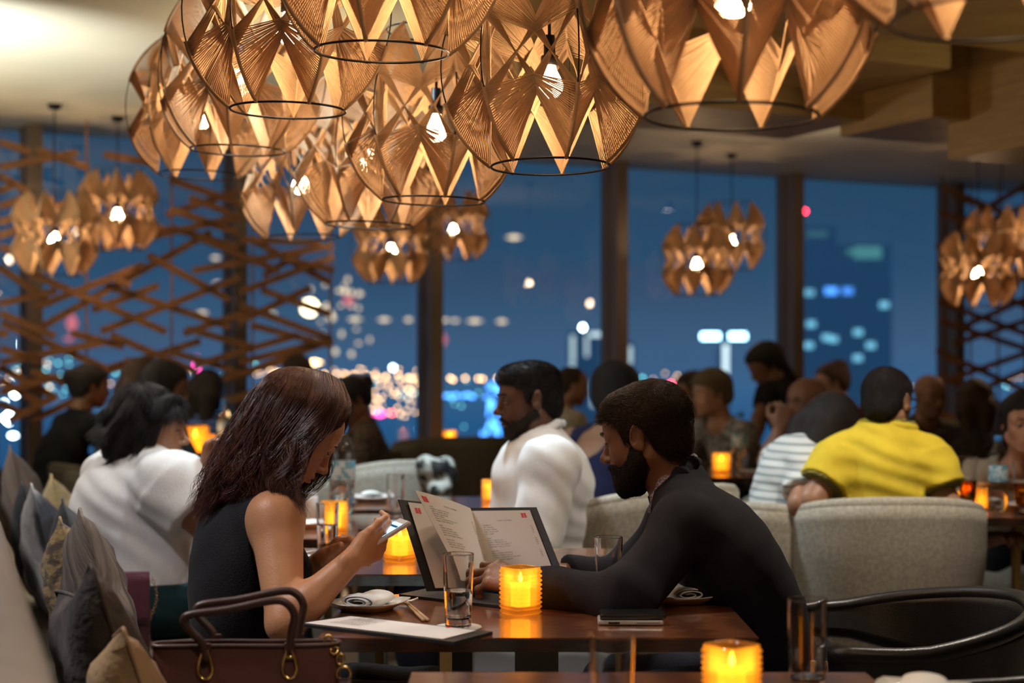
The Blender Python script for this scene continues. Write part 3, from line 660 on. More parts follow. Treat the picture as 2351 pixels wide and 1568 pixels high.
HAIR = {'black': hairmat('hair_black', (.010, .008, .008), (.022, .017, .016)), 'darkbrown': hairmat('hair_dark_brown', (.030, .017, .011), (.055, .032, .02)),
        'brown': hairmat('hair_brown', (.075, .038, .022), (.045, .022, .013)), 'auburn': mat('hair_auburn', (.115, .042, .030), .38, col2=(.055, .020, .015), scale=30, spec=.5), 'blond': hairmat('hair_blond', (.22, .16, .09), (.12, .085, .055)), 'grey': hairmat('hair_grey', (.12, .10, .085), (.05, .04, .035))}
def fabric(name, c, c2=None, bump=.0015, bs=260, sheen=.03, **kw): return mat(name, c, .85, col2=c2 or tuple(x*.85 for x in c), scale=kw.pop('scale', 30), bump=bump, bscale=bs, sheen=sheen, spec=.2, **kw)
CL = {'black': fabric('black_knit', (.012, .012, .014)), 'suit': fabric('navy_wool', (.0095, .0095, .015), (.013, .013, .020), bump=.0008, bs=700, sheen=.02), 'white': fabric('white_cotton', (.74, .74, .74), (.70, .70, .70), sheen=0),
      'yellow': fabric('yellow_pique', (.72, .55, .045), (.66, .50, .04), bump=.0008), 'teal': fabric('teal_twill', (.008, .030, .036)), 'navy': fabric('navy_cloth', (.018, .020, .06)), 'jean': fabric('dark_denim', (.012, .014, .025)),
      'beige': fabric('beige_cloth', (.42, .37, .28)), 'grey': fabric('grey_print', (.40, .38, .36), (.10, .10, .11), scale=60, lo=.45, hi=.55), 'brownp': fabric('brown_print', (.11, .07, .045), (.03, .02, .015), scale=70, lo=.45, hi=.55), 'red': fabric('red_cloth', (.14, .015, .02)),
      'olive': fabric('olive_cloth', (.10, .10, .07)), 'slate': fabric('slate_cloth', (.05, .06, .075)), 'darkp': fabric('dark_print', (.05, .035, .03), (.012, .01, .01), scale=80, lo=.45, hi=.55), 'shirtcuff': fabric('checked_shirt', (.50, .40, .42), (.12, .10, .13), scale=420, lo=.45, hi=.55)}
def stripes(name, a, b, n, thin=.5, axis='Z'):
    m = mat(name, a, .85, spec=.2); nt = m.node_tree; bs = [x for x in nt.nodes if x.type == 'BSDF_PRINCIPLED'][0]
    tc = nt.nodes.new('ShaderNodeTexCoord'); sx = nt.nodes.new('ShaderNodeSeparateXYZ'); nt.links.new(tc.outputs['Object'], sx.inputs[0])
    mu = nt.nodes.new('ShaderNodeMath'); mu.operation = 'MULTIPLY'; mu.inputs[1].default_value = n; nt.links.new(sx.outputs[axis], mu.inputs[0])
    fr = nt.nodes.new('ShaderNodeMath'); fr.operation = 'FRACT'; nt.links.new(mu.outputs[0], fr.inputs[0]); lt = nt.nodes.new('ShaderNodeMath'); lt.operation = 'LESS_THAN'; lt.inputs[1].default_value = thin; nt.links.new(fr.outputs[0], lt.inputs[0])
    x = nt.nodes.new('ShaderNodeMix'); x.data_type = 'RGBA'; nt.links.new(lt.outputs[0], x.inputs[0]); x.inputs[6].default_value = (*a, 1); x.inputs[7].default_value = (*b, 1); nt.links.new(x.outputs[2], bs.inputs['Base Color']); return m
CL['stripe'] = stripes('grey_white_stripes', (.62, .64, .62), (.30, .34, .35), 38, .35); CL['bluestripe'] = stripes('blue_stripes', (.10, .20, .55), (.02, .03, .10), 30, .5)
EYEW = mat('eye_white', (.34, .30, .28), .3); IRIS = mat('iris', (.018, .010, .008), .1); SHOE = mat('shoe_leather', (.012, .011, .011), .3)

def fur(name, me, n, flow, L, r, m, par, seed=1, lift=.15, seg=5, curl=.1, keep=None):
    """short strands combed along flow(co, normal) over a mesh"""
    rng = np.random.default_rng(seed); nv = len(me.vertices); co = np.empty(nv*3, F32); me.vertices.foreach_get('co', co); co = co.reshape(-1, 3); nr = np.empty(nv*3, F32); me.vertices.foreach_get('normal', nr); nr = nr.reshape(-1, 3)
    i = rng.integers(0, nv, n); p = co[i].astype(float)+rng.normal(0, .0008, (n, 3)); N_ = nr[i].astype(float)
    if keep is not None: k = keep(p, N_); p, N_ = p[k], N_[k]; n = len(p)
    d = flow(p, N_)+rng.normal(0, curl, (n, 3)); d = d-(d*N_).sum(1)[:, None]*N_; d /= np.linalg.norm(d, axis=1)[:, None]+1e-9
    ln = L*(.6+.6*rng.random(n))[:, None]; c = np.cross(N_, d); bend = rng.normal(0, .25, (n, 1)); pts = []
    for t in np.linspace(0, 1, seg): pts.append(p+ln*(t*d+lift*t*(1.1-.75*t)*N_*1.0+bend*.5*t*t*c)-N_*ln*.25*t*t*.6)
    pts = np.stack(pts, 1); rr = r*(1-.7*np.linspace(0, 1, seg)**2)[None, :, None]; a = c[:, None, :]; b = N_[:, None, :]
    ring = np.stack([pts+rr*(a*math.cos(2*PI*k/3)+b*math.sin(2*PI*k/3)) for k in range(3)], 2).reshape(-1, 3)
    base = (np.arange(n)*seg*3)[:, None, None, None]; s_ = (np.arange(seg-1)*3)[None, :, None, None]; k = np.arange(3)[None, None, :, None]; k2 = (k+1) % 3
    Q = np.concatenate([base+s_+k, base+s_+k2, base+s_+3+k2, base+s_+3+k], 3).reshape(-1, 4)
    return link(name, np_mesh(name, ring, Q), m, par)
def body_prims(S):
    """returns dict of primitive lists"""
    b, a = S.get('bulk', 1), S.get('arm', 1); pel, ch, nk = S['pel'], S['chest'], S['neck']
    sd = unit(S['shL']-S['shR']); sp_ = unit(ch-pel); fr = unit(np.cross(sd, sp_)); sd2 = np.cross(sp_, fr); R = np.stack([fr, sd2, sp_], 1)
    hw = np.linalg.norm(S['shL']-S['shR'])/2; S['_R'] = R; wa = pel*.48+ch*.52 + fr*.01
    dp = S.get('depth', 1)
    tor = [ell(ch, (.105*b*dp, (hw-.015)*1.0, .165), R, .06), ell(wa, (.10*b*dp, .135*b, .15), R, .08), ell(pel, (.105*b*dp, .152*b, .10), R, .07)]
    if S.get('bust'): tor += [ell(ch+fr*.085*b-sp_*.02+sd2*q*.065, (.05, .055, .055), R, .04) for q in (-1, 1)]
    if S.get('belly'): tor += [ell(wa+fr*S['belly']-sp_*.04, (.12*b, .15*b, .13), R, .09)]
    tr = [cone(nk, S[k], .050*b, .048*b, .05) for k in ('shL', 'shR')]
    nr = S.get('nr', .056); neck = [cone(nk+sp_*.004, S['head'].p(-.022, 0, -.045), nr*1.12, nr, .03)]
    out = {'torso': tor+tr, 'neck': neck}
    for s_ in 'LR':
        sh, el, wr = S['sh'+s_], S['el'+s_], S['wr'+s_]
        out['arm'+s_] = [ell(sh, (.058*b,)*3, None, .03), cone(sh, el, S.get('ua', .050)*a, .040*a, .03), cone(el, el+(wr-el)*.35, .038*a, .0385*a, .025), cone(el+(wr-el)*.3, wr, .040*a, .026*a, .02)]
    ld = S.get('legdir', fr.copy()); ld = V3(ld); ld[2] = 0; ld = unit(ld); hs = V3((-ld[1], ld[0], 0)); legs = []; S['_ank'] = []
    for q, s_ in ((1, 'L'), (-1, 'R')):
        hip = pel+hs*q*.095*b; kn = S.get('kn'+s_, hip+ld*.43+V3((0, 0, -.02))); an = S.get('an'+s_, V3((kn[0]+ld[0]*.0, kn[1]+ld[1]*.0, .09)))
        legs += [cone(hip, kn, .080*b, .060, .05), cone(kn, kn+(an-kn)*.35, .058, .056, .04), cone(kn+(an-kn)*.3, an, .056, .036, .03)]; S['_ank'].append((an, ld))
    out['legs'] = legs; return out
def dist_cut(c, r, sc=(1, 1, 1)):
    c = V3(c)
    return lambda X, Y, Z: (r-np.sqrt(((X-c[0])/sc[0])**2+((Y-c[1])/sc[1])**2+((Z-c[2])/sc[2])**2))*min(sc)
def plane_cut(p, n):       # removes the side n points to
    p = V3(p); n = unit(n); return lambda X, Y, Z: (X-p[0])*n[0]+(Y-p[1])*n[1]+(Z-p[2])*n[2]
def person(label, S, group=None):
    H = S['head']; B = body_prims(S); h = S.get('h', .009); o = V3((S['pel'][0], S['pel'][1], 0)); R = S['_R']
    t = thing('person', label, 'person', tuple(o), 0, group)
    hands = []
    for s_, q in (('L', 1), ('R', -1)):
        hs = S.get('hand'+s_); el, wr = S['el'+s_], S['wr'+s_]
        if hs is None:
            fd = unit(wr-el); up = S.get('handup', V3((0, 0, 1))); hs = dict(f=fd, up=up)
        if hs is not False: hands += hand_prims(wr, hs['f'], hs['up'], hs.get('sc', 1), hs.get('side', -1 if s_ == 'L' else 1), hs.get('curl', (.35, .4, .45, .5)), hs.get('thumb', (.5, .5)), hs.get('spread', .06))
    hp = head_prims(H, S.get('face'))
    prims = (B['torso'] if S.get('bare') else grow(B['torso'], -.014))+grow(B['legs'], -.012)+B['armL']+B['armR']+hands+B['neck']+hp
    fine = []
    if 'hh' in S: c = H.p(.01, 0, 0); fine.append((c-.150, c+.150, S['hh']))
    for fb in S.get('fine', ()): fine.append(fb)
    def lips(V):
        f, l, u = H.loc(V[:, 0], V[:, 1], V[:, 2]); m = np.clip(1.6-np.sqrt(((f-.09)/.02)**2+(l/.021)**2+((u+.0665)/.0088)**2)*1.0, 0, 1)*S.get('lips', .8)
        return m
    link('body', sdf_mesh('body', prims, h, o, fine=fine, attr=lips), SKIN[S['skin']], t)
    # clothes
    sp_ = R[:, 2]
    for c in S['clothes']:
        off = c.get('off', .009); cuts = list(c.get('cuts', [])); hh = c.get('h', S.get('ch', h)); k = c['k']
        if k == 'top':
            pr = list(B['torso'])
            for s_ in 'LR':
                sl = c.get('sleeve'+s_, c.get('sleeve', 2)); sh, el, wr = S['sh'+s_], S['el'+s_], S['wr'+s_]; a = S.get('arm', 1)*c.get('wide', 1)
                if sl > 0:
                    pr += [ell(sh, (max(.060*S.get('bulk', 1), (S.get('ua', .050)+.005)*a),)*3, None, .03), cone(sh, sh+(el-sh)*min(sl, 1), (S.get('ua', .050)+.004)*a, (S.get('ua', .050)+.004-.008*min(sl, 1))*a+(.010 if sl < 1 else 0), .03, flat=sl < 1)]
                    if sl > 1: f = sl-1; pr += [cone(el, el+(wr-el)*f, .045*a, (.045-.012*f)*a, .03, flat=True), ell(el, .045*a, None, .03)]
            pr = grow(pr, off)
            nb = S['neck']+sp_*c.get('nu', .045)+R[:, 0]*.02*c.get('nf', 1)
            cuts.append(dist_cut(nb, c.get('neckr', .075))); cuts.append(plane_cut(S['pel']-sp_*c.get('hem', .03), -sp_))
            w = c.get('warp', wrinkle(c.get('wa', .004), c.get('wf', 34), c.get('wd', (.3, .4, 1)), len(label)))
        elif k == 'legs':
            pr = grow(B['legs']+[B['torso'][2]], off-.004); cuts.append(plane_cut(S['pel']+V3((0, 0, c.get('waist', .10))), (0, 0, 1))); az = min(a[0][2] for a in S['_ank']); cuts.append(plane_cut((0, 0, az+.0+c.get('up', .0)), (0, 0, -1))); w = wrinkle(.003, 30)
        else: pr = c['prims']; w = c.get('warp')
        link(c.get('name', 'shirt'), sdf_mesh(c.get('name', 'shirt'), pr, hh, o, cuts, w, fine=c.get('fine', ()), smooth=c.get('smooth', 2), lim=c.get('lim')), c['m'] if not isinstance(c['m'], str) else CL[c['m']], t)
    for an, ld in S['_ank']:
        if not S.get('shoes', True): break
        A = Frame(an, ld); pr = [A.K((0, 0, -.03), (0, 0, .01), .042, .040, .02), A.E((.07, 0, -.055), (.10, .042, .030), .03), A.E((.15, 0, -.062), (.06, .040, .022), .03)]
        link('shoe', sdf_mesh('shoe', pr, .012, o, [plane_cut((0, 0, .004), (0, 0, -1))]), SHOE, t)
    # hair
    hr = S.get('hair')
    if hr:
        th = hr.get('th', .010); E = H.E
        pr = [E((-.014, 0, .034), (.096+th, .075+th, .084+th)), E((.036, 0, .040), (.052+th*.6, .060+th*.6, .055+th*.8), .03)] + hr.get('add', lambda H: [])(H)
        if hr.get('nape', True): pr += [H.E((-.055, 0, -.025), (.050+th, .056+th, .055), .03)]
        cuts = [hairline_cut(H, hr.get('dz', 0), hr.get('df', 0), hr.get('line'), hr.get('rag', .003))] if hr.get('cut', True) else []
        wv = hr.get('warp')
        pr2 = hr.get('free', lambda H: [])(H)
        hairob = link('hair', sdf_mesh('hair', pr, S.get('hh', h*.8), o, cuts, wv, smooth=1), HAIR[hr['m']] if isinstance(hr['m'], str) else hr['m'], t)
        if hr.get('fur'):
            fz = hr['fur']; ho = [x for x in t.children if x.name.startswith('hair')][-1] if False else hairob
            fur('hair', ho.data, fz['n'], lambda p, n_: fz['flow'](H, p+o, n_), fz['L'], fz.get('r', .0006), HAIR[hr['m']] if isinstance(hr['m'], str) else hr['m'], t, 3, fz.get('lift', .2), curl=fz.get('curl', .15))
        if pr2: link('hair', sdf_mesh('hair', pr2, S.get('hh', h*.8), o, hr.get('fcuts', ()), hr.get('fwarp', wv), smooth=1), HAIR[hr['m']] if isinstance(hr['m'], str) else hr['m'], t)
    if S.get('eyes', True):
        for q in (-1, 1):
            op = S.get('open', .8); b = MB(); n1, n2 = 10, 8
            def pt(i, j, r, c): a = 2*PI*i; e = PI*(j-.5); return Vector(tuple(H.p(c[0]+r[0]*math.cos(e)*math.cos(a), c[1]+r[1]*math.cos(e)*math.sin(a), c[2]+r[2]*math.sin(e))-o))
            b.grid(lambda i, j: pt(i, j, (.0062, .0125, .0050*op), (.0815, q*.031, -.0015)), 14, 9, closed_u=True); b.cur = 1
            b.grid(lambda i, j: pt(i, j, (.0045, .0052, .0050*op), (.0838, q*.031+S.get('gaze', 0), -.0020)), 12, 8, closed_u=True)
            e = b.build('eye', None, t); e.data.materials.append(EYEW); e.data.materials.append(IRIS)
            if 'hh' in S:
                l = MB(); l.tube([H.p(.0835, q*.019, .0035*op)-o, H.p(.0885, q*.031, .0045*op)-o, H.p(.0815, q*.044, .002*op)-o, H.p(.0755, q*.050, .0035)-o], [.0008, .0013, .0013, .0004], 6); l.build('eyelash', IRIS, e)
        br = S.get('brow', True)
        if br:
            for q in (-1, 1):
                b = MB(); pts = [(.0925, .010, .0195), (.0925, .022, .0250), (.0872, .036, .0265), (.0772, .049, .021)]; r = .0042*S.get('browk', 1)
                b.tube([H.p(x, q*y, z)-o for x, y, z in pts], [r*.8, r, r*.8, r*.3], 8, flat=.6); b.build('eyebrow', HAIR['black' if br is True else br], t)
    return t
# ---------------------------------------------------------------- woman with the phone
def strands(name, guides, rows, per, r, rng, jit=.006, wave=.004, freq=2.2, taper=True, nside=3, seg=22, spread=1.0, push=None):
    """guides: list of polylines (equal length) forming a sheet; rows: layers of depth offset; hair strands follow blends of them"""
    Gd = np.array([[np.array(p) for p in g] for g in guides]); ng, m, _ = Gd.shape; VS = []; QS = []; base = 0
    t = np.linspace(0, 1, seg)
    def spl(c, t):
        x = t*(len(c)-1); i = np.clip(x.astype(int), 0, len(c)-2); f = (x-i)[:, None]; p0 = c[np.maximum(i-1, 0)]; p1 = c[i]; p2 = c[i+1]; p3 = c[np.minimum(i+2, len(c)-1)]
        return .5*((2*p1)+(-p0+p2)*f+(2*p0-5*p1+4*p2-p3)*f**2+(-p0+3*p1-3*p2+p3)*f**3)
    for _ in range(per):
        g = rng.random()*(ng-1); i = min(int(g), ng-2); f = g-i; c = Gd[i]*(1-f)+Gd[i+1]*f
        ln = 1-.22*rng.random()**2; p = spl(c, t*ln); o = rng.normal(0, jit, 3); off = rows*(rng.random()-.5)
        amp = wave*(.3+rng.random()); ph = g*6.0+rng.normal(0, .28); ph2 = g*4+rng.normal(0, .4); pk = 1+.09*rng.random()**1.5
        tt = t[:, None]; env = np.clip(tt*1.6, 0, 1)**1.2
        p = p+o*(.25+.75*tt*spread)+np.array([0, 1, 0])*off*np.sin(np.clip(tt*3, 0, 1)*PI/2)
        p = p+env*amp*np.concatenate([np.sin(tt*freq*2*PI+ph), np.sin(tt*freq*2*PI*.8+ph2)*.8, .3*np.cos(tt*freq*2*PI+ph)], 1)
        if push is not None: p = push(p, pk)
        d = np.gradient(p, axis=0); d /= np.linalg.norm(d, axis=1)[:, None]+1e-9; a = np.cross(d, [0, 0, 1.]); nn = np.linalg.norm(a, axis=1)[:, None]; a = np.where(nn < 1e-3, [1, 0, 0], a/np.maximum(nn, 1e-3)); b = np.cross(d, a)
        rr = (r*(1-.75*t**3))[:, None]
        ring = np.stack([p+rr*(a*math.cos(2*PI*k/nside)+b*math.sin(2*PI*k/nside)) for k in range(nside)], 1).reshape(-1, 3)
        VS.append(ring); k = np.arange(seg-1)[:, None]*nside+np.arange(nside)[None]; k2 = np.arange(seg-1)[:, None]*nside+(np.arange(nside)[None]+1) % nside
        QS.append(np.stack([k, k2, k2+nside, k+nside], -1).reshape(-1, 4)+base); base += len(ring)
    return np.concatenate(VS), np.concatenate(QS)
YA = 3.45
HA = frame_dir(J(682, 992, YA), 20, 39, 0, .95)
SA = dict(head=HA, pel=V3(P(545, 1600, 3.45)), chest=J(562, 1285, 3.46), neck=J(580, 1120, 3.46), shR=J(634, 1192, 3.33), shL=J(560, 1180, 3.62),
          elR=J(655, 1432, 3.20), wrR=J(812, 1282, 3.24), elL=J(620, 1400, 3.62), wrL=J(744, 1284, 3.44), skin='warm', bulk=.86, arm=.94, ua=.061, bust=True, depth=1.18, h=.006, hh=.0022, nr=.050, legdir=(1, -.05, 0), open=.35, lips=1, browk=.7,
          face=dict(nose=.82, jaw=.92, nf=-.007))
fr = V3((1, 0, 0))
SA['handR'] = dict(f=unit(J(880, 1246, 3.30)-J(812, 1282, 3.24)), up=V3((.20, -.86, -.42)), curl=((.40, .55, .4), (.50, .65, .5), (.60, .75, .5), (.75, .8, .5)), side=1, thumb=(.38, .15), sc=.90)
SA['handL'] = dict(f=unit(J(812, 1228, 3.39)-J(744, 1284, 3.44)), up=V3((-.35, .25, .9)), curl=((.45, .5, .3), (.7, .7, .5), (.8, .8, .5), (.9, .8, .5)), side=-1, thumb=(.45, .3), sc=.92)
hb = J(860, 1245, 3.33)
SA['fine'] = [(hb-np.array([.20, .16, .12]), hb+np.array([.12, .16, .10]), .0022)]
dr = CL['black']
SA['clothes'] = [dict(k='top', m='black', name='dress', sleeve=0, off=.010, neckr=.066, nf=1.5, hem=.1, h=.005, cuts=[dist_cut(SA['shR']+V3((.035, -.02, -.03)), .108, (.80, 1, 1.45)), dist_cut(SA['shL']+V3((.035, .02, -.03)), .108, (.80, 1, 1.45))], wa=.002),
                 dict(k='legs', m='black', name='skirt', off=.012)]
SA['bare'] = True; SA['hair'] = None
woman = person('woman in a sleeveless black dress with long wavy auburn hair looking down at her phone', SA)
oA = V3(woman.location)
ym = 3.47
near_px = [[(788, 880, 3.45), (802, 936, 3.41), (776, 970, 3.375), (722, 1002, 3.348), (692, 1042, 3.342), (676, 1090, 3.337), (676, 1150, 3.33)],
           [(775, 872, 3.44), (786, 925, 3.385), (748, 985, 3.355), (693, 1035, 3.345), (678, 1085, 3.34), (664, 1130, 3.33), (690, 1182, 3.33)],
           [(752, 858, 3.44), (757, 915, 3.375), (712, 975, 3.350), (668, 1035, 3.34), (655, 1090, 3.335), (655, 1135, 3.32), (664, 1176, 3.32)],
           [(728, 851, 3.45), (712, 915, 3.37), (662, 985, 3.35), (625, 1045, 3.34), (612, 1090, 3.335), (622, 1130, 3.33), (632, 1150, 3.33)],
           [(706, 849, 3.45), (662, 893, 3.375), (618, 965, 3.355), (585, 1035, 3.35), (562, 1085, 3.35), (560, 1118, 3.36), (548, 1138, 3.37)],
           [(690, 851, 3.45), (625, 884, 3.39), (585, 950, 3.37), (550, 1020, 3.37), (518, 1085, 3.38), (508, 1135, 3.385), (492, 1165, 3.40)],
           [(680, 854, 3.46), (600, 888, 3.43), (562, 950, 3.41), (530, 1015, 3.41), (497, 1078, 3.42), (478, 1130, 3.42), (460, 1182, 3.43)],
           [(676, 856, 3.47), (596, 892, 3.47), (557, 955, 3.46), (524, 1020, 3.46), (492, 1082, 3.46), (474, 1130, 3.46), (458, 1180, 3.46)]]
gn = [[J(*p)-oA for p in g] for g in near_px]
gf = [[J(p[0], p[1], 2*ym-p[2])-oA for p in g] for g in near_px]
far0 = [J(*p)-oA for p in [(780, 875, 3.50), (806, 930, 3.53), (796, 985, 3.555), (765, 1035, 3.57), (752, 1085, 3.58), (728, 1125, 3.57), (690, 1160, 3.56)]]
gf[0] = far0
# solid core under the strands, following the same flow
core = [HA.E((-.014, 0, .036), (.098, .076, .084), .03), HA.E((.030, 0, .042), (.054, .062, .054), .03)]
for g, q in ((near_px, 1), (near_px, -1)):
    for gi, gg in enumerate(g):
        if q < 0 and gi == 0: continue
        pts = [J(p[0]+(10 if gi > 4 else 4), p[1]+6, ym+(p[2]-ym)*q*(.72 if gi > 1 else .85)) for p in gg]
        for i in range(1, 5 if gi else 6):
            if gi == 0 and i < 2: continue
            core.append(cone(pts[i], pts[i+1], (.016 if gi > 1 else .010)-.002*i, (.014 if gi > 1 else .008)-.002*i, .03))
lk = J(700, 1010, 3.46); coreM = sdf_mesh('hair', core, .006, oA, [hairline_cut(HA, 0, 0, ([-.14, .005, .022, .04, .06, .095], [-.6, -.6, .02, .045, .060, .070]))], smooth=2)
link('hair', coreM, mat('hair_core', (.030, .013, .010), .6), woman)
rng = np.random.default_rng(7); parts_ = []
def pushA(p, pk):
    c = HA.p(-.012, 0, .038)-oA; q = (p-c) @ HA.R; e = q/np.array([.112, .087, .093]); m = np.linalg.norm(e, axis=1)[:, None]; k = np.where(m < pk, pk/np.maximum(m, .3), 1); w = np.clip((q[:, 2:3]+.075)/.06, 0, 1)
    return p*(1-w)+w*(c+(q*k) @ HA.R.T)
for gds, n in ((gn, 13000), (gf, 2400)): parts_.append(strands('hair', gds, .022, n, .00050, rng, jit=.0040, wave=.0110, freq=1.7, push=pushA))
for cl_ in range(60):      # separate locks
    g = rng.random()*(len(gn)-1); i = min(int(g), len(gn)-2); f = g-i; c0 = np.array(gn[i])*(1-f)+np.array(gn[i+1])*f
    sh_ = rng.normal(0, .009, 3); c1 = c0+sh_*np.linspace(.2, 1.6, 7)[:, None]; c2 = c1+rng.normal(0, .003, 3)*np.linspace(.3, 1.5, 7)[:, None]
    V_, Q_ = strands('hair', [c1, c2], .004, 46, .0006, rng, push=pushA, jit=.0022, wave=.013, freq=2.0+rng.random()*.8); parts_.append((V_, Q_))
nv = 0; VV = []; QQ = []
for V_, Q_ in parts_: VV.append(V_); QQ.append(Q_+nv); nv += len(V_)
link('hair', np_mesh('hair_strands', np.concatenate(VV), np.concatenate(QQ)), HAIR['auburn'], woman)

# ---------------------------------------------------------------- man with the menu
YB = 3.62
HB = frame_dir(J(1480, 1002, YB), 180-24, 13, 0, 1.0)
SB = dict(head=HB, pel=V3(P(1835, 1570, 3.62)), chest=J(1665, 1285, 3.52), neck=J(1556, 1118, 3.62), shL=J(1572, 1215, 3.42), shR=J(1560, 1195, 3.78),
          elL=J(1436, 1378, 3.27), wrL=J(1212, 1347, 3.41), elR=J(1440, 1330, 3.80), wrR=J(1290, 1318, 3.72), skin='brown', bulk=1.02, arm=1.0, h=.007, hh=.0021, nr=.060, legdir=(-1, 0, 0), open=.45, lips=.5, browk=1.7,
          face=dict(nose=1.08, jaw=1.0))
SB['handL'] = dict(f=unit(J(1128, 1318, 3.45)-J(1212, 1347, 3.41)), up=V3((.10, -.62, .78)), curl=((.45, .8, .5), (.55, .9, .5), (.65, .9, .5), (.75, .9, .5)), side=-1, thumb=(.45, .9), sc=1.06)
SB['handR'] = dict(f=V3((-1, -.1, .1)), up=V3((0, .6, .8)), curl=(.6, .6, .6, .6), side=-1)
hb = J(1150, 1330, 3.44); SB['fine'] = [(hb-np.array([.10, .12, .075]), hb+np.array([.09, .12, .075]), .0021)]
def blaz(X, Y, Z):
    a = np.sin(X*9+Z*6); return .0040*np.sin((X*.55+Z*.9)*46+2.0*a)*np.clip((SB['elL'][0]+.16-X)*4, .10, 1)+.0007*np.sin((X-Z)*70+a*3)
SB['clothes'] = [dict(k='top', m='suit', name='blazer', sleeve=1.93, off=.012, neckr=.070, nf=1.2, hem=.12, h=.006, wide=1.03, warp=blaz),
                 dict(k='top', m='shirtcuff', name='shirt', sleeve=0, off=.008, neckr=.058, nf=1.0, hem=.10, h=.007, wa=0),
                 dict(k='legs', m='jean', name='trousers', off=.006, waist=.08)]
# blazer collar, lapels and shirt collar around the neck
def both(px): return [[J(x, y, d) for x, y, d in px], [J(x+(3.62-d)*110, y-(3.62-d)*30, 2*3.625-d) for x, y, d in px]]
def chain(pts, r, k=.01, sq=None): r = r if hasattr(r, '__len__') else [r]*len(pts); return [cone(pts[i], pts[i+1], r[i], r[i+1], k, sq=sq) for i in range(len(pts)-1)]
ax_ = (.25, .95, .15)
bc = both([(1600, 1062, 3.62), (1588, 1064, 3.575), (1564, 1092, 3.545), (1538, 1128, 3.530), (1516, 1170, 3.535), (1506, 1215, 3.545), (1508, 1262, 3.56)])
sc_ = both([(1588, 1056, 3.62), (1572, 1058, 3.582), (1548, 1082, 3.558), (1524, 1112, 3.550), (1507, 1145, 3.555), (1499, 1172, 3.575), (1500, 1190, 3.60)])
SB['clothes'] += [dict(k='x', name='collar', m='suit', prims=sum([chain(c, (.014, .017, .021, .021, .020, .020, .014), .012, (.38, ax_)) for c in bc], []), h=.0035, smooth=2),
                  dict(k='x', name='collar', m='shirtcuff', prims=sum([chain(c, (.018, .018, .017, .015, .014, .012, .006), .01, (.35, ax_)) for c in sc_], []), h=.0035, smooth=2)]
def combB(H, p, n):
    w = np.clip((((p-H.c) @ H.u)-.02)/.06+.5*(((p-H.c) @ H.f)-.03)/.06, 0, 1)[:, None]; return w*(H.f*1.0+H.u*.1)+(1-w)*(-H.f*.35-H.u*1.0)
SB['hair'] = dict(m='darkbrown', th=.004, add=lambda H: [H.E((.030, 0, .082), (.048, .052, .024), .03), H.E((-.04, 0, .045), (.078, .078, .070), .03)],
                  line=([-.14, -.060, -.040, -.026, -.010, .006, .012, .022, .034, .046, .060, .10], [-.070, -.062, -.030, .030, .034, .020, -.030, -.028, .030, .050, .060, .062]), rag=.003,
                  fur=dict(n=26000, flow=combB, L=.022, r=.00055, lift=.28, curl=.25))
man = person('bearded man in a dark navy blazer leaning on the table and holding a menu', SB)
oB = V3(man.location)
def beard(H, o, par, m, th=.012, h=.0021, low=-.128, cheek=None, chin=1.0, fn=0):
    E, K = H.E, H.K
    pr = [E((.030, 0, -.036), (.058+th*.7, .058+th*.55, .072), .02)]
    for q in (-1, 1): pr += [K((-.006, q*.058, -.045), (.052, q*.024, -.094), .020+th*.6, .020+th, .02), K((.094, q*.004, -.0535), (.078, q*.026, -.068), .0050, .006, .006)]
    pr += [E((.062, 0, -.100), (.022+th*.7, .028, .024+th*.9*chin), .02)]
    cx, cz = cheek or ([-.05, -.012, .004, .016, .028, .045, .060, .075, .11], [-.06, -.045, .012, -.022, -.046, -.060, -.062, -.052, -.052])
    def c1(X, Y, Z):
        f, l, u = H.loc(X, Y, Z); w = .002*np.sin(f*900+l*500); return (u-np.interp(f, cx, cz)+w)*H.k*.8
    def c2(X, Y, Z):       # mouth opening
        f, l, u = H.loc(X, Y, Z); return (.0105-np.sqrt(((f-.099)/2.0)**2+(l/2.0)**2+(u+.0675)**2))*H.k
    me = sdf_mesh('beard', pr, h, o, [c1, c2, plane_cut(H.p(0, 0, low), -H.u), plane_cut(H.p(-.016, 0, 0), -H.f)], smooth=1)
    b = link('beard', me, m, par)
    if fn: fur('beard', me, fn, lambda p, n: -H.u*1.0+H.f*.35, .010, .0005, m, par, 5, .55, curl=.45, seg=4)
    return b
beard(HB, oB, man, mat('beard_black', (.016, .011, .009), .75, col2=(.03, .02, .015), scale=200, bump=.004, bscale=500), .013, fn=13000)
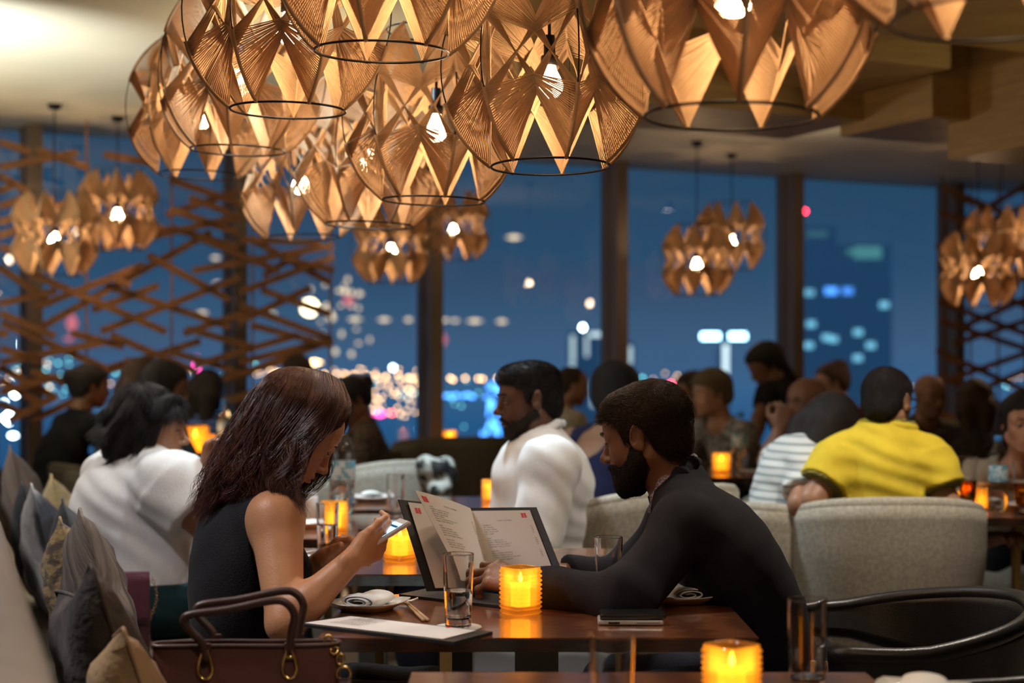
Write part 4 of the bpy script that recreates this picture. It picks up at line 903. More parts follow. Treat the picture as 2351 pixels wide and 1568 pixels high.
# ---------------------------------------------------------------- the other guests
def polar(a): a = math.radians(a); return V3((math.cos(a), math.sin(a), 0))
def seated(label, px, py, Y, face, pitch=5, body=None, skin='tan', top='black', sleeve=2, hair='black', style='short', pelv=None, h=.009, sc=1.0, bulk=1, arm=1, roll=0, length=.22, legs='jean', over=None, hr=None, lean=None, **kw):
    H = frame_dir(J(px, py, Y), face, pitch, roll, sc); body = face if body is None else body; bd = polar(body); sd = V3((-bd[1], bd[0], 0)); c = H.c
    nk = c+V3((0, 0, -.165*sc))-H.f*.045*sc-bd*.01
    pz = .55; dz = nk[2]-pz; ln = math.sqrt(max(.50**2-dz**2, .0)) if lean is None else lean
    pel = V3((nk[0]-bd[0]*ln, nk[1]-bd[1]*ln, pz)) if pelv is None else V3((*J(pelv[0], HY, pelv[1])[:2], pz))
    ch = pel*.38+nk*.62+bd*-.01; hw = .185*sc*bulk**.5
    sh = {q: nk+sd*hw*(1 if q == 'L' else -1)+V3((0, 0, -.055))-bd*.005 for q in 'LR'}
    S = dict(head=H, pel=pel, chest=ch, neck=nk-bd*.015, skin=skin, bulk=bulk, arm=arm, h=h, legdir=bd)
    for q, g in (('L', 1), ('R', -1)):
        S['sh'+q] = sh[q]; S['el'+q] = sh[q]+bd*.13+V3((0, 0, -.24))+sd*g*.05; S['wr'+q] = S['el'+q]+bd*.20-sd*g*.09+V3((0, 0, .05))
    S['clothes'] = [dict(k='top', m=top, sleeve=sleeve, off=.011, neckr=kw.pop('neckr', .072), hem=.03, wa=.004), dict(k='legs', m=legs, name='trousers', off=.013)]
    st = dict(m=hair, th=.010)
    L = length
    def curtain(H): return [H.K((-.045, q*.045, .03), (-.075, q*.048, -.06), .052, .056, .03) for q in (-1, 1)]+[H.K((-.07, q*.045, -.05), (-.095, q*.040, -.06-L), .055, .035, .03) for q in (-1, 1)]+[H.K((-.01, q*.082, .03), (-.03, q*.082, -.10), .014, .018, .02) for q in (-1, 1)]
    longline = ([-.30, -.005, .012, .030, .050, .070, .095], [-.5, -.5, -.13, .01, .046, .056, .064])
    if style == 'long': st.update(add=curtain, line=longline)
    if style == 'bob': st.update(add=lambda H: [H.E((-.03, 0, -.02), (.095, .095, .095), .03), H.E((-.05, 0, .03), (.085, .092, .085), .03)], line=longline)
    if style == 'bald': st.update(line=([-.14, -.05, -.03, .01, .03, .10], [-.075, -.06, -.03, .02, .5, .5]), th=.004, cuts_top=1)
    if style == 'shaved': st = None
    if style == 'bun': st.update(add=lambda H: [H.E((-.115, 0, .045), (.045, .045, .045), .015), H.E((-.03, 0, .02), (.095, .084, .085), .03)], th=.008)
    if style == 'curly': st.update(th=.020, warp=lambda X, Y, Z: .006*np.sin(X*150+3*np.sin(Z*90))*np.sin(Y*140)*1.0+.004*np.sin(Z*170))
    if hr and st: st.update(hr)
    S['hair'] = st
    if over: over(S)
    S.update(kw); return person(label, S, S.get('group'))
# heavy woman in the white tee on the bench
def oC(S):
    S['pel'] = V3((*J(325, 840, 4.82)[:2], .56)); S['chest'] = J(305, 1165, 4.82); S['neck'] = J(325, 1062, 4.80)
    S['shR'] = J(392, 1118, 4.66); S['shL'] = J(270, 1100, 4.98); S['elR'] = J(492, 1215, 4.62); S['wrR'] = J(474, 1085, 4.66); S['elL'] = J(440, 1200, 5.05); S['wrL'] = J(500, 1140, 5.0)
    S['handR'] = dict(f=V3((.1, .1, 1)), up=V3((-.9, .2, .1)), curl=(.9, .9, .9, .9), side=1); S['hh'] = .0030; S['belly'] = .02; S['depth'] = 1.32; S['legdir'] = polar(25); S['ua'] = .058
    S['clothes'] = [dict(k='top', m='white', name='tee_shirt', sleeve=.62, off=.014, neckr=.058, nu=.065, hem=.06, wa=.0055, wf=20, wd=(.6, .2, 1), h=.007, wide=1.15), dict(k='legs', m='teal', name='trousers', off=.02, waist=.06)]
seated('woman in a loose white tee shirt and dark teal trousers sitting on the bench', 348, 985, 4.8, 6, 4, 30, 'tan', hair='black', style='bob', over=oC, bulk=1.28, arm=1.35, h=.008, sc=1.0, open=.7,
       hr=dict(add=lambda H: [H.E((-.05, 0, -.010), (.105, .105, .110), .03), H.E((-.03, 0, .055), (.085, .092, .075), .03), H.E((-.055, 0, -.065), (.090, .098, .060), .03)], line=([-.30, -.005, .012, .026, .040, .060, .095], [-.5, -.5, -.13, -.02, .030, .050, .066]),
               warp=lambda X, Y, Z: .005*np.sin(Z*70+3*np.sin(X*45)+Y*30), fur=dict(n=16000, flow=lambda H, p, n: -H.u*1.0-H.f*.35+.35*np.sin(p[:, 2:3]*55)*H.f, L=.055, r=.0008, lift=.02, curl=.10)))
# man in the white shirt
def oD(S):
    S['pel'] = V3((*J(1268, 840, 5.05)[:2], .55)); S['chest'] = J(1245, 1110, 5.02); S['neck'] = J(1240, 1020, 5.02); S['shL'] = J(1262, 1070, 4.82); S['shR'] = J(1236, 1062, 5.24)
    S['elL'] = J(1232, 1240, 4.76); S['wrL'] = J(1120, 1222, 4.80); S['elR'] = J(1160, 1220, 5.28); S['wrR'] = J(1090, 1215, 5.2); S['hh'] = .0030; S['depth'] = 1.30; S['belly'] = .06; S['ua'] = .060; S['nr'] = .060
    col = []
    for px in ([(1292, 972, 5.05), (1280, 972, 4.965), (1252, 990, 4.935), (1224, 1012, 4.945), (1204, 1034, 4.99)], [(1292, 972, 5.05), (1284, 972, 5.10), (1256, 990, 5.125), (1228, 1012, 5.11), (1204, 1034, 5.03)]):
        col += chain([J(*p) for p in px], (.011, .014, .017, .018, .013), .01, (.4, (.3, .95, .1)))
    S['clothes'] = [dict(k='top', m='white', name='shirt', sleeve=1.9, off=.012, neckr=.068, nf=1.3, hem=.04, wa=.0034, wf=26, wd=(.7, .1, 1), h=.006, wide=1.08), dict(k='x', name='collar', m='white', prims=col, h=.004),
                    dict(k='legs', m='jean', name='trousers', off=.018, waist=.05)]
combD = lambda H, p, n: -H.f*1.0-H.u*.25
md = seated('man in a white shirt with slicked black hair and trimmed beard sitting behind the menu', 1214, 918, 5.0, 180+12, 4, 180+4, 'dark', hair='black', over=oD, bulk=1.12, arm=1.12, h=.008, open=.5, browk=1.4,
       hr=dict(th=.004, add=lambda H: [H.E((-.005, 0, .078), (.098, .062, .042), .02), H.E((.045, 0, .078), (.050, .052, .034), .02)], fur=dict(n=9000, flow=combD, L=.022, r=.0007, lift=.12, curl=.12)))
beard(frame_dir(J(1214, 918, 5.0), 192, 4), V3(md.location), md, mat('beard_short', (.014, .011, .010), .7, col2=(.022, .016, .013), scale=150, bump=.002, bscale=400), .0012, .0028, fn=5000)
# man in the yellow polo shirt
def oE(S):
    S['pel'] = V3((*J(2030, 840, 5.15)[:2], .55)); S['chest'] = J(2022, 1100, 5.18); S['neck'] = J(2030, 1000, 5.20); S['shL'] = J(1926, 1056, 5.18); S['shR'] = J(2126, 1056, 5.16)
    S['elL'] = J(1866, 1150, 5.10); S['wrL'] = J(1800, 1125, 5.30); S['elR'] = J(2176, 1160, 5.10); S['wrR'] = J(2165, 1180, 5.36); S['hh'] = .0035; S['ua'] = .055; S['legdir'] = polar(86); S['depth'] = 1.2
    cl = [dict(k='top', m='yellow', name='polo_shirt', sleeve=.66, off=.014, neckr=.076, hem=.05, wa=.0065, wf=26, wd=(.15, .1, 1), h=.006, wide=1.1), dict(k='legs', m='jean', name='trousers', off=.015)]
    bands = []
    for s_ in 'LR': a, b = S['sh'+s_], S['el'+s_]; m1 = a+(b-a)*.60; m2 = a+(b-a)*.70; bands.append(dict(k='x', name='sleeve_band', m=BAND, prims=[cone(m1, m2, .0755, .0765, .0, flat=True)], h=.004))
    ring = [J(2046, 976, 5.21)+V3((.070*math.cos(a), .070*math.sin(a), -.012*math.cos(a))) for a in np.linspace(0, 2*PI, 17)]
    S['clothes'] = cl+bands+[dict(k='x', name='collar', m='yellow', prims=chain(ring, .017, .012), h=.0045), dict(k='x', name='collar_band', m=BAND, prims=chain([r+V3((0, 0, .017)) for r in ring], .009, .006), h=.0035)]
BAND = stripes('polo_band', (.05, .05, .045), (.45, .40, .06), 120, .35)
me_ = seated('man in a yellow polo shirt and glasses seen from behind', 2038, 922, 5.2, 48, 3, 92, 'tan', hair='black', over=oE, sc=.94, bulk=1.16, arm=1.06, h=.008, eyes=True, legs='jean',
       hr=dict(th=.006, fur=dict(n=7000, flow=lambda H, p, n: -H.u*1.0-H.f*.3, L=.014, r=.0008, lift=.15, curl=.2)))
HE = frame_dir(J(2038, 922, 5.2), 48, 3, 0, .94); b = MB(); oE_ = V3(me_.location)
for q in (-1, 1):
    b.tube([HE.p(-.008, q*.081, .008)-oE_, HE.p(.05, q*.080, .008)-oE_, HE.p(.098, q*.062, .006)-oE_], .0022, 6)
    b.tube([HE.p(.100+.004*math.cos(a), q*(.034+.026*math.cos(a)), -.002+.020*math.sin(a))-oE_ for a in np.linspace(0, 2*PI, 20)[:-1]], .0018, 6, closed=True)
b.tube([HE.p(.104, -.008, .006)-oE_, HE.p(.104, .008, .006)-oE_], .0018, 6); b.build('glasses', M['black_metal'], me_)
# woman in the striped tee beside him
def oF(S):
    S['pel'] = V3((*J(1765, 840, 5.35)[:2], .55)); S['chest'] = J(1812, 1110, 5.40); S['neck'] = J(1862, 1022, 5.45); S['shL'] = J(1790, 1060, 5.62); S['shR'] = J(1856, 1078, 5.25)
    S['elR'] = J(1838, 1160, 5.12); S['wrR'] = J(1890, 1140, 5.26); S['elL'] = J(1830, 1150, 5.8); S['wrL'] = J(1890, 1150, 5.7); S['legdir'] = polar(50)
seated('woman in a striped tee with long black hair beside the yellow polo', 1912, 985, 5.45, 40, 38, 40, 'tan', 'stripe', .7, over=oF, style='long', length=.16, h=.009, eyes=False)
# bald man with raised fist
def oG(S):
    S['elR'] = J(1762, 1060, 6.6); S['wrR'] = J(1790, 985, 6.6); S['shR'] = J(1815, 1010, 6.72); S['handR'] = dict(f=V3((.25, -.1, 1)), up=V3((.2, -1, .1)), curl=(1.3, 1.3, 1.3, 1.3), side=1, thumb=(.8, 1)); S['nr'] = .06
    S['clothes'][0]['m'] = 'black'; S['clothes'].append(dict(k='top', name='shirt', m='slate', sleeve=.55, off=.007, neckr=.060, hem=.1, wa=0))
seated('bald man in a dark vest resting his chin beside a raised fist', 1853, 928, 6.9, 215, 0, 235, 'tan', 'black', 0, hair='darkbrown', style='shaved', over=oG, h=.007, open=.8, browk=1.5)
# waitress bending
HW = frame_dir(J(1755, 838, 9.0), 200, 30)
wq = dict(head=HW, pel=J(1845, 1040, 9.2), chest=J(1800, 935, 9.05), neck=J(1782, 880, 9.0), shL=J(1766, 905, 8.85), shR=J(1770, 900, 9.2), elL=J(1742, 960, 8.75), wrL=J(1735, 1020, 8.7), elR=J(1745, 960, 9.3), wrR=J(1735, 1020, 9.3),
          knL=J(1850, 1040, 9.1)*[1, 1, 0]+V3((-.03, 0, .50)), knR=J(1850, 1040, 9.3)*[1, 1, 0]+V3((0, 0, .50)), skin='brown', h=.010, legdir=(-1, .1, 0), eyes=False,
          clothes=[dict(k='top', m='black', sleeve=.6, off=.012), dict(k='legs', m='black', name='trousers', off=.015)],
          hair=dict(m='black', th=.014, add=lambda H: [H.K((-.07, 0, .03), (-.13, 0, -.22), .05, .03, .03), H.E((-.05, 0, .03), (.085, .088, .085), .03)], line=([-.30, -.005, .012, .030, .050, .070, .095], [-.5, -.5, -.03, .01, .046, .056, .064])))
wq['anL'] = V3((wq['knL'][0], wq['knL'][1], .09)); wq['anR'] = V3((wq['knR'][0], wq['knR'][1], .09))
person('waitress in black with a long ponytail bending over a table by the window', wq)
seated('woman with short blond hair and glasses in a grey patterned top', 1632, 903, 8.2, 205, 5, 215, 'light', 'grey', 2, 'blond', h=.009, neckr=.09, hr=dict(th=.020, dz=-.01))
seated('dark-haired woman mostly hidden behind the short-haired woman in grey', 1588, 900, 9.1, 200, 5, 200, 'brown', 'darkp', 2, 'darkbrown', 'long', h=.011, length=.12)
def oK(S): S['chest'] = S['chest']+V3((0, 0, 0)); S['bare'] = True; S['clothes'][0]['cuts'] = [dist_cut(S['neck']-polar(40)*.10+V3((-.06, -.03, -.02)), .115)]
seated('woman in a sleeveless navy dress with a black bob seen from behind', 1422, 900, 7.0, 50, 5, 60, 'tan', 'navy', 0, 'black', 'bob', h=.009, over=oK, sc=1.05, hr=dict(add=lambda H: [H.E((-.03, 0, -.01), (.105, .105, .110), .03), H.E((-.04, 0, .05), (.090, .098, .080), .03)]))
seated('balding man in a beige blazer facing the window', 1314, 888, 9.6, 12, 8, 20, 'tan', 'beige', 2, 'darkbrown', h=.009, lean=.10, hr=dict(line=([-.14, -.05, -.03, .012, .022, .035, .045, .10], [-.075, -.06, -.03, .02, .05, .085, .5, .5]), th=.006))
seated('woman in a brown patterned top with dark tied-up hair leaning on the table', 806, 917, 8.2, 215, 25, 200, 'brown', 'brownp', .9, 'black', 'bun', h=.009, pelv=(862, 8.3))
seated('person in black with dark hair seated by the left lattice', 208, 888, 8.5, 30, 5, 40, 'brown', 'black', 2, 'black', 'bun', h=.010)
seated('woman with very long brown hair behind the white tee shirt', 330, 876, 8.0, 40, 5, 50, 'brown', 'slate', 2, 'brown', 'long', h=.010, length=.34, hr=dict())
seated('dark-haired woman next to the long-haired one by the lattice', 383, 888, 7.6, 20, 12, 35, 'brown', 'slate', 2, 'black', 'bob', h=.010)
seated('woman in a blue striped top with long black hair', 478, 898, 8.9, 75, 12, 80, 'tan', 'bluestripe', 2, 'black', 'long', h=.009, length=.26)
seated('person whose dark hair shows above the auburn-haired woman', 682, 862, 9.3, 250, 10, 260, 'brown', 'black', 2, 'darkbrown', h=.012)
seated('woman in a red top with upswept brown hair by the window', 1908, 878, 9.7, 190, 5, 200, 'light', 'red', 1, 'brown', 'bun', h=.011, hr=dict(add=lambda H: [H.E((-.06, 0, .09), (.06, .06, .05), .02), H.E((-.03, 0, .02), (.095, .084, .085), .03)]))
seated('heavy bald man in an olive top beyond the yellow polo', 2135, 910, 8.6, 290, 5, 290, 'tan', 'olive', .8, style='shaved', h=.010, bulk=1.15, arm=1.1)
seated('woman with long brown hair in a dark sparkling top by the right lattice', 2238, 922, 8.4, 80, 10, 90, 'tan', 'darkp', .4, 'brown', 'long', h=.010, length=.16)
def oU(S):
    S['legdir'] = polar(238); S['knL'] = V3((*J(2300, 1280, 6.3)[:2], .50)); S['knR'] = V3((*J(2262, 1290, 6.4)[:2], .50)); S['anL'] = V3((*J(2283, 1470, 6.9)[:2], .10)); S['anR'] = V3((*J(2232, 1460, 7.0)[:2], .10)); S['shoes'] = False
    S['pel'] = V3((*J(2400, 1200, 6.35)[:2], .55)); S['clothes'][1]['up'] = .05
mu = seated('woman in a beige top at the right edge facing the camera', 2352, 972, 5.95, 262, 3, 262, 'light', 'beige', 1, 'black', 'long', h=.007, length=.10, legs='black', over=oU, hh=.0035, brow=True)
for k_ in ('knL',):
    pass
oU_ = V3(mu.location)
for (x, y, Y) in ((2283, 1470, 6.9), (2232, 1460, 7.0)):
    a = V3((*J(x, y, Y)[:2], 0)); A = Frame(a, polar(235)); pr = [A.K((-.02, 0, .05), (.10, 0, .028), .030, .028, .02), A.E((.14, 0, .028), (.05, .038, .014), .02)]+[A.K((.15, .028-.014*i, .028), (.195-.008*i, .030-.015*i, .022), .008, .007, .006) for i in range(5)]
    link('foot', sdf_mesh('foot', pr, .005, oU_), SKIN['light'], mu); pr = [A.K((-.04, 0, .014), (.17, 0, .010), .012, .012, .01, '+')]
    b = MB(); b.slab(lambda u, v: A.p(-.06+.27*u, (v-.5)*.075*(1-.3*abs(u-.7)), .010+.022*max(0, .35-u))-oU_, 10, 4, .014); b.tube([A.p(.10+.02*abs(math.cos(t)), .042*math.cos(t), .045*math.sin(t)+.01)-oU_ for t in np.linspace(0, PI, 9)], .006, 6)
    b.tube([A.p(-.045, .03*math.cos(t), .05+.03*math.sin(t))-oU_ for t in np.linspace(0, PI, 7)], .006, 6); b.build('sandal', SHOE, mu)
# ---------------------------------------------------------------- tables
WT = mat('table_top_wood', (.20, .070, .028), .30, col2=(.105, .034, .014), scale=2.2, kind='wave', stretch=(1.2, 16, 16), coat=1.0, coatr=.10, lo=.2, hi=.8)
WE = mat('table_edge_wood', (.15, .045, .018), .35, col2=(.10, .03, .012), scale=5, stretch=(1, 10, 10), coat=.4)
BRASS = mat('brass', (.62, .42, .17), .28, metal=1); GOLD = mat('gold_metal', (.85, .60, .24), .18, metal=1); STEEL = mat('steel_plate', (.16, .17, .15), .4, metal=.7)
def table(label, x0, x1, y0, y1, z=.75, group='dark wood dining tables', ins=.036):
    cx, cy = (x0+x1)/2, (y0+y1)/2; hx, hy = (x1-x0)/2, (y1-y0)/2; t = thing('dining_table', label, 'table', (cx, cy, 0), 0, group)
    b = MB(); vs = []
    for (i, zz) in ((0, z), (0, z-.003), (ins, z-.034)): vs += [(-hx+i, -hy+i, zz), (hx-i, -hy+i, zz), (hx-i, hy-i, zz), (-hx+i, hy-i, zz)]
    fs = [(0, 1, 2, 3), (11, 10, 9, 8)]
    for r in (0, 4):
        for q in range(4): fs.append((r+q, r+4+q, r+4+(q+1) % 4, r+(q+1) % 4))
    b.add(vs, fs); o = b.build('table_top', WT, t)
    b = MB(); b.box((-.045, -.045, .03), (.045, .045, z-.034)); b.build('pedestal', STEEL, t)
    for q in (-1, 1): b = MB(); b.box((q*hx*.45-.012, -.02, .03), (q*hx*.45+.012, .02, z-.034)); b.build('leg', BRASS, t)
    b = MB(); b.rbox((-hx*.7, -hy*.6, 0), (hx*.7, hy*.6, .03), .02); b.build('foot_plate', STEEL, t); return t
table('dark wood table between the woman with the phone and the bearded man', -.37, .472, 2.99, 3.56)
table('dark wood table behind the held menu with an amber candle', -.60, .30, 3.90, 4.46)
table('dark wood table with the large water bottle, before the man in white', -.78, -.12, 4.70, 5.48)
table('dark wood table beyond the bottle with a folded napkin', -.70, .05, 5.66, 6.22)
table('dark wood table cut by the bottom edge, nearest the camera', -.17, .60, 1.95, 2.655)
table('dark wood table in front of the man in the yellow polo, with beer', 1.05, 2.15, 5.36, 6.1)
table('dark wood table with candle and bottle before the short-haired woman', .85, 1.62, 7.3, 8.1)
table('window table with a lit candle beyond the dark chairs', -.75, .05, 9.95, 10.42)
table('table by the left lattice with tall amber candles', -1.95, -1.25, 8.0, 8.6, .79)
# ---------------------------------------------------------------- upholstered pieces
FB = mat('beige_chair_fabric', (.40, .37, .30), .85, col2=(.30, .28, .23), scale=90, bump=.001, bscale=500, sheen=.05, lo=.4, hi=.6)
FBR = mat('brown_chair_fabric', (.13, .10, .07), .85, col2=(.10, .08, .055), scale=60, bump=.001, bscale=500)
LEA = mat('black_leather', (.014, .014, .016), .36, bump=.0006, bscale=260, spec=.5); LEGW = mat('chair_leg_wood', (.30, .15, .06), .4)
def barrel(label, x, y, ang, m=FB, top=.83, bot=.50, r=.29, span=230, cat='chair', group='beige upholstered barrel chairs', seat=True, drop=.10, nm='barrel_chair', rb=.84, th=.05):
    """ang: direction the sitter faces, degrees"""
    t = thing(nm, label, cat, (x, y, 0), math.radians(ang), group); sp_ = math.radians(span)
    def f(u, v):
        a = PI-sp_/2+sp_*u; k = abs(2*u-1); rr = r*(rb+(1-rb)*min(1, v*1.6)**.6); tp = top-drop*k**2.2; lo_ = bot
        return (rr*math.cos(a), rr*1.02*math.sin(a), lo_+(tp-lo_)*v)
    b = MB(); b.slab(f, 40, 10, th); b.tube([Vector(f(i/39, 1)) for i in range(40)], th*.5, 8); b.tube([Vector(f(0, v/9)) for v in range(10)], th*.5, 8); b.tube([Vector(f(1, v/9)) for v in range(10)], th*.5, 8); b.build('backrest', m, t)
    if seat: b = MB(); b.lathe([(0, .36), (r*.80, .36), (r*.88, .38), (r*.88, .44), (r*.80, .475), (0, .48)], 28); b.build('seat', m, t)
    for sx_, sy_ in ((1, 1), (1, -1), (-1, 1), (-1, -1)): b = MB(); b.tube([(sx_*r*.55, sy_*r*.55, .37), (sx_*r*.72, sy_*r*.72, 0)], [.018, .011], 8); b.build('leg', LEGW, t)
    return t
barrel('large beige barrel chair holding the man in the yellow polo', 1.235, 5.20, 88, top=.835, bot=.42, r=.30, span=200, drop=.09)
barrel('beige barrel chair under the woman in the striped tee', .86, 5.42, 62, top=.80, bot=.42, r=.29, span=210, drop=.10)
barrel('beige barrel chair behind the man in the white shirt', .40, 5.24, 128, top=.87, bot=.46, r=.33, span=200, drop=.12)
barrel('beige barrel chair at the right edge under the woman in beige', 2.17, 6.38, 240, top=.72, r=.30)
barrel('beige barrel chair near the patterned-top woman, back to the aisle', -.62, 6.72, 120, top=.86, r=.33, span=180, drop=.2)
barrel('brown upholstered chair before the window table', -.30, 8.9, 100, FBR, top=.86, r=.36, span=200, group='brown upholstered chairs', drop=.06)
barrel('brown upholstered chair left of the one before the window table', -.98, 8.75, 100, FBR, top=.80, r=.33, span=200, group='brown upholstered chairs', drop=.06)
barrel('dark brown armchair below the navy dress', .48, 7.3, 70, FBR, top=.78, r=.33, span=200, group='brown upholstered chairs', drop=.06)
barrel('beige chair beside the bottle of the short-haired woman', 1.32, 6.9, 95, top=.74, r=.30, span=190)
barrel('wide brown chair back beyond the yellow polo', 2.28, 7.0, 100, FBR, top=.86, r=.40, span=180, group='brown upholstered chairs', drop=.04)
barrel('brown chair of the blond woman by the window', 1.18, 8.5, 215, FBR, top=.76, r=.31, span=200, group='brown upholstered chairs')
barrel('brown chair of the bald man in the vest', 1.42, 7.05, 235, FBR, top=.72, r=.31, span=200, group='brown upholstered chairs')
for x, y, a, l in ((-2.15, 8.35, 40, 'brown chair of the person in black by the lattice'), (-1.88, 7.7, 50, 'brown chair of the long-haired woman by the lattice'), (-1.55, 7.2, 35, 'brown chair of the dark-haired woman by the lattice'),
                   (-1.72, 8.95, 80, 'brown chair of the woman in blue stripes'), (-1.25, 9.3, 260, 'brown chair hidden behind the auburn hair'), (.34, 9.5, 20, 'brown chair of the man in the beige blazer'), (.95, 9.25, 200, 'brown chair behind the blond woman'),
                   (1.95, 9.7, 200, 'brown chair of the woman in red'), (2.35, 8.8, 290, 'brown chair of the man in olive'), (2.55, 8.3, 90, 'brown chair of the woman in the sparkling top'), (-.70, 8.35, 200, 'brown chair of the woman in the patterned top')):
    barrel(l, x, y, a, FBR, top=.74, r=.29, span=190, group='brown upholstered chairs')
# black leather armchair of the man with the menu
def armchair(label, x, y, ang, m, hb=.735, ha=.665, r=.285):
    t = thing('leather_armchair', label, 'chair', (x, y, 0), math.radians(ang), 'black leather armchairs'); n = 36
    def f(u, v):
        a = PI-math.radians(118)+math.radians(236)*u; k = min(1, abs(2*u-1)*1.25); tp = hb-(hb-ha)*k**1.5; hgt = .205-.150*k**1.6; rr = r*(1+.10*v)
        ext = max(0, math.cos(a))*.14
        return (rr*math.cos(a)+ext, rr*1.05*math.sin(a), tp-hgt*(1-v))
    b = MB(); b.slab(f, n, 8, .030); b.tube([Vector(f(i/(n-1), 1)) for i in range(n)], .019, 8); b.tube([Vector(f(i/(n-1), 0)) for i in range(n)], .012, 8); b.build('backrest', m, t)
    b = MB(); b.rbox((-.24, -.25, .40), (.26, .25, .48), .035); b.build('seat', m, t)
    for sx_, sy_, hh in ((.22, .26, ha-.02), (.22, -.26, ha-.02), (-.24, .2, .56), (-.24, -.2, .56)): b = MB(); b.tube([(sx_, sy_, hh), (sx_*1.08, sy_*1.02, 0)], [.015, .012], 8); b.build('leg', LEGW, t)
    return t
armchair('black leather armchair with curved back under the bearded man', .86, 3.58, 183, LEA)
armchair('black leather armchair at the lower right corner, only its rim in view', 1.00, 2.62, 184, LEA, hb=.72)
# ---------------------------------------------------------------- bench along the left
BF = mat('taupe_bench_fabric', (.215, .178, .152), .75, col2=(.185, .155, .132), scale=14, sheen=.05, bump=.0008, bscale=300)
BC = mat('cream_bench_fabric', (.45, .385, .27), .8, col2=(.40, .34, .24), scale=10, bump=.0008, bscale=300)
BA = math.atan2(1, -.36); bu = Vector((math.cos(BA), math.sin(BA), 0)); bn = Vector((math.sin(BA), -math.cos(BA), 0))      # along, and towards the tables
B0 = Vector((-.374, 1.33, 0))
def bench(label, s0, s1, m, z1, seat=True):
    t = thing('bench', label, 'bench', tuple(B0+bu*((s0+s1)/2)), BA-PI/2); L = (s1-s0)/2-.004     # local x: towards tables, y: along
    b = MB(); b.rbox((-.17, -L, .10), (0, L, z1), .055, 5); b.build('backrest', m, t)
    b = MB(); b.rbox((.005, -L, .30), (.66, L, .45), .05, 4); b.build('seat', m, t)
    b = MB(); b.box((-.15, -L+.02, 0), (.58, L-.02, .30)); b.build('plinth', M['wood_dark'], t); return t
bench('taupe upholstered bench running back from the lower left corner', -.12, 4.35, BF, 1.0)
bench('cream upholstered bench section behind the white tee shirt', 4.36, 5.30, BC, .99)
bench('cream bench section farthest along the left side', 5.31, 6.4, BC, .97)
# ---------------------------------------------------------------- cushions leaning on the bench
def pmat(name, c1, c2, scale=12, st=(1, 1, 1), lo=.42, hi=.58, rough=.7, bump=.003, bs=60, sheen=.05): return mat(name, c1, rough, col2=c2, scale=scale, stretch=st, lo=lo, hi=hi, bump=bump, bscale=bs, sheen=sheen)
def cushion(label, px, py, zt, m, size=.45, lean=.28, yaw=0, th=.078, roll=-.24, dx=0):
    """px, py: the visible top corner; zt its height"""
    Y = (EYE-zt)*FPX/(py-HY); p = P(px, py, Y)
    t_ = MB(); n = 15
    def f(sd):
        def g(u, v):
            x, y = 2*u-1, 2*v-1; e = (1-x*x)*(1-y*y); k = 1-.17*(1-abs(x*y))*max(abs(x), abs(y))**2
            w = .012*math.sin(5*x+3*y)*e+.006*math.sin(11*y-6*x)*e
            return (sd*(th*e**.42)+w, x*k*size/2, y*k*size/2)
        return g
    t_.grid(f(1), n, n); t_.grid(f(-1), n, n, flip=True)
    t_.tube([(0, *q) for q in [(sx_*size/2*(1-.10*(1-abs(w))*1), sy_*size/2*(1-.10*(1-abs(w)))) if False else (xx, yy) for (xx, yy) in [(x*(1-.17*(1-abs(x*y))*max(abs(x), abs(y))**2)*size/2, y*(1-.17*(1-abs(x*y))*max(abs(x), abs(y))**2)*size/2) for x, y in [(-1+i/6, -1) for i in range(12)]+[(1, -1+i/6) for i in range(12)]+[(1-i/6, 1) for i in range(12)]+[(-1, 1-i/6) for i in range(12)]]]], .004, 5, closed=True)
    o = t_.build('cushion', m); tag(o, label, 'cushion', 'cushions leaning along the bench')
    R = Matrix.Rotation(BA-PI/2+math.radians(yaw), 4, 'Z') @ Matrix.Rotation(-lean, 4, 'Y') @ Matrix.Rotation(roll, 4, 'X')
    corner = R @ Vector((0, -size/2 if roll <= 0.4 else 0, size/2)); o.matrix_world = Matrix.Translation(p-corner+Vector((dx, 0, 0))) @ R; return o
cushion('dark cushion with faint ring pattern, the large one nearest in the row', 208, 1295, .93, pmat('cushion_dark_rings', (.022, .016, .016), (.050, .036, .028), 16, bump=.004), .46, .30, 8)
cushion('small blurred tan cushion in front of the dark ringed one', 282, 1441, .83, pmat('cushion_tan', (.36, .23, .11), (.28, .17, .08), 6), .36, .30, 14, dx=.0)
cushion('grey and brown striped crinkled velvet cushion', 183, 1167, .92, pmat('cushion_stripe', (.20, .155, .12), (.055, .042, .036), 5, (.4, 9, .4), .38, .62, .6, .006, 40), .44, .26, 4)
cushion('dark gold patterned cushion beside the grey striped one', 137, 1187, .89, pmat('cushion_gold', (.28, .19, .08), (.07, .05, .035), 22, (1, 1, 2)), .42, .26, 2)
cushion('charcoal navy cushion with its corner above the gold one', 143, 1146, .90, pmat('cushion_navy', (.028, .032, .045), (.05, .052, .06), 18), .46, .24, 0)
cushion('silver and black crinkled satin cushion', 72, 1111, .90, pmat('cushion_satin', (.33, .33, .34), (.035, .037, .045), 9, (1, 1, .35), .44, .56, .35, .010, 30), .45, .22, -3)
cushion('small dark navy cushion behind the satin one', 50, 1104, .89, pmat('cushion_deepnavy', (.018, .022, .035), (.03, .034, .045), 18), .42, .22, -4)
cushion('taupe striped cushion at the far left of the row', 22, 1023, .97, pmat('cushion_taupe', (.19, .155, .14), (.12, .095, .10), 4, (.4, 9, .4)), .50, .20, -4)
cushion('cream checked cushion leaning on the cream bench section', 117, 1089, .88, pmat('cushion_cream', (.52, .42, .20), (.40, .34, .22), 10, (.5, .5, 4)), .42, .22, -2)
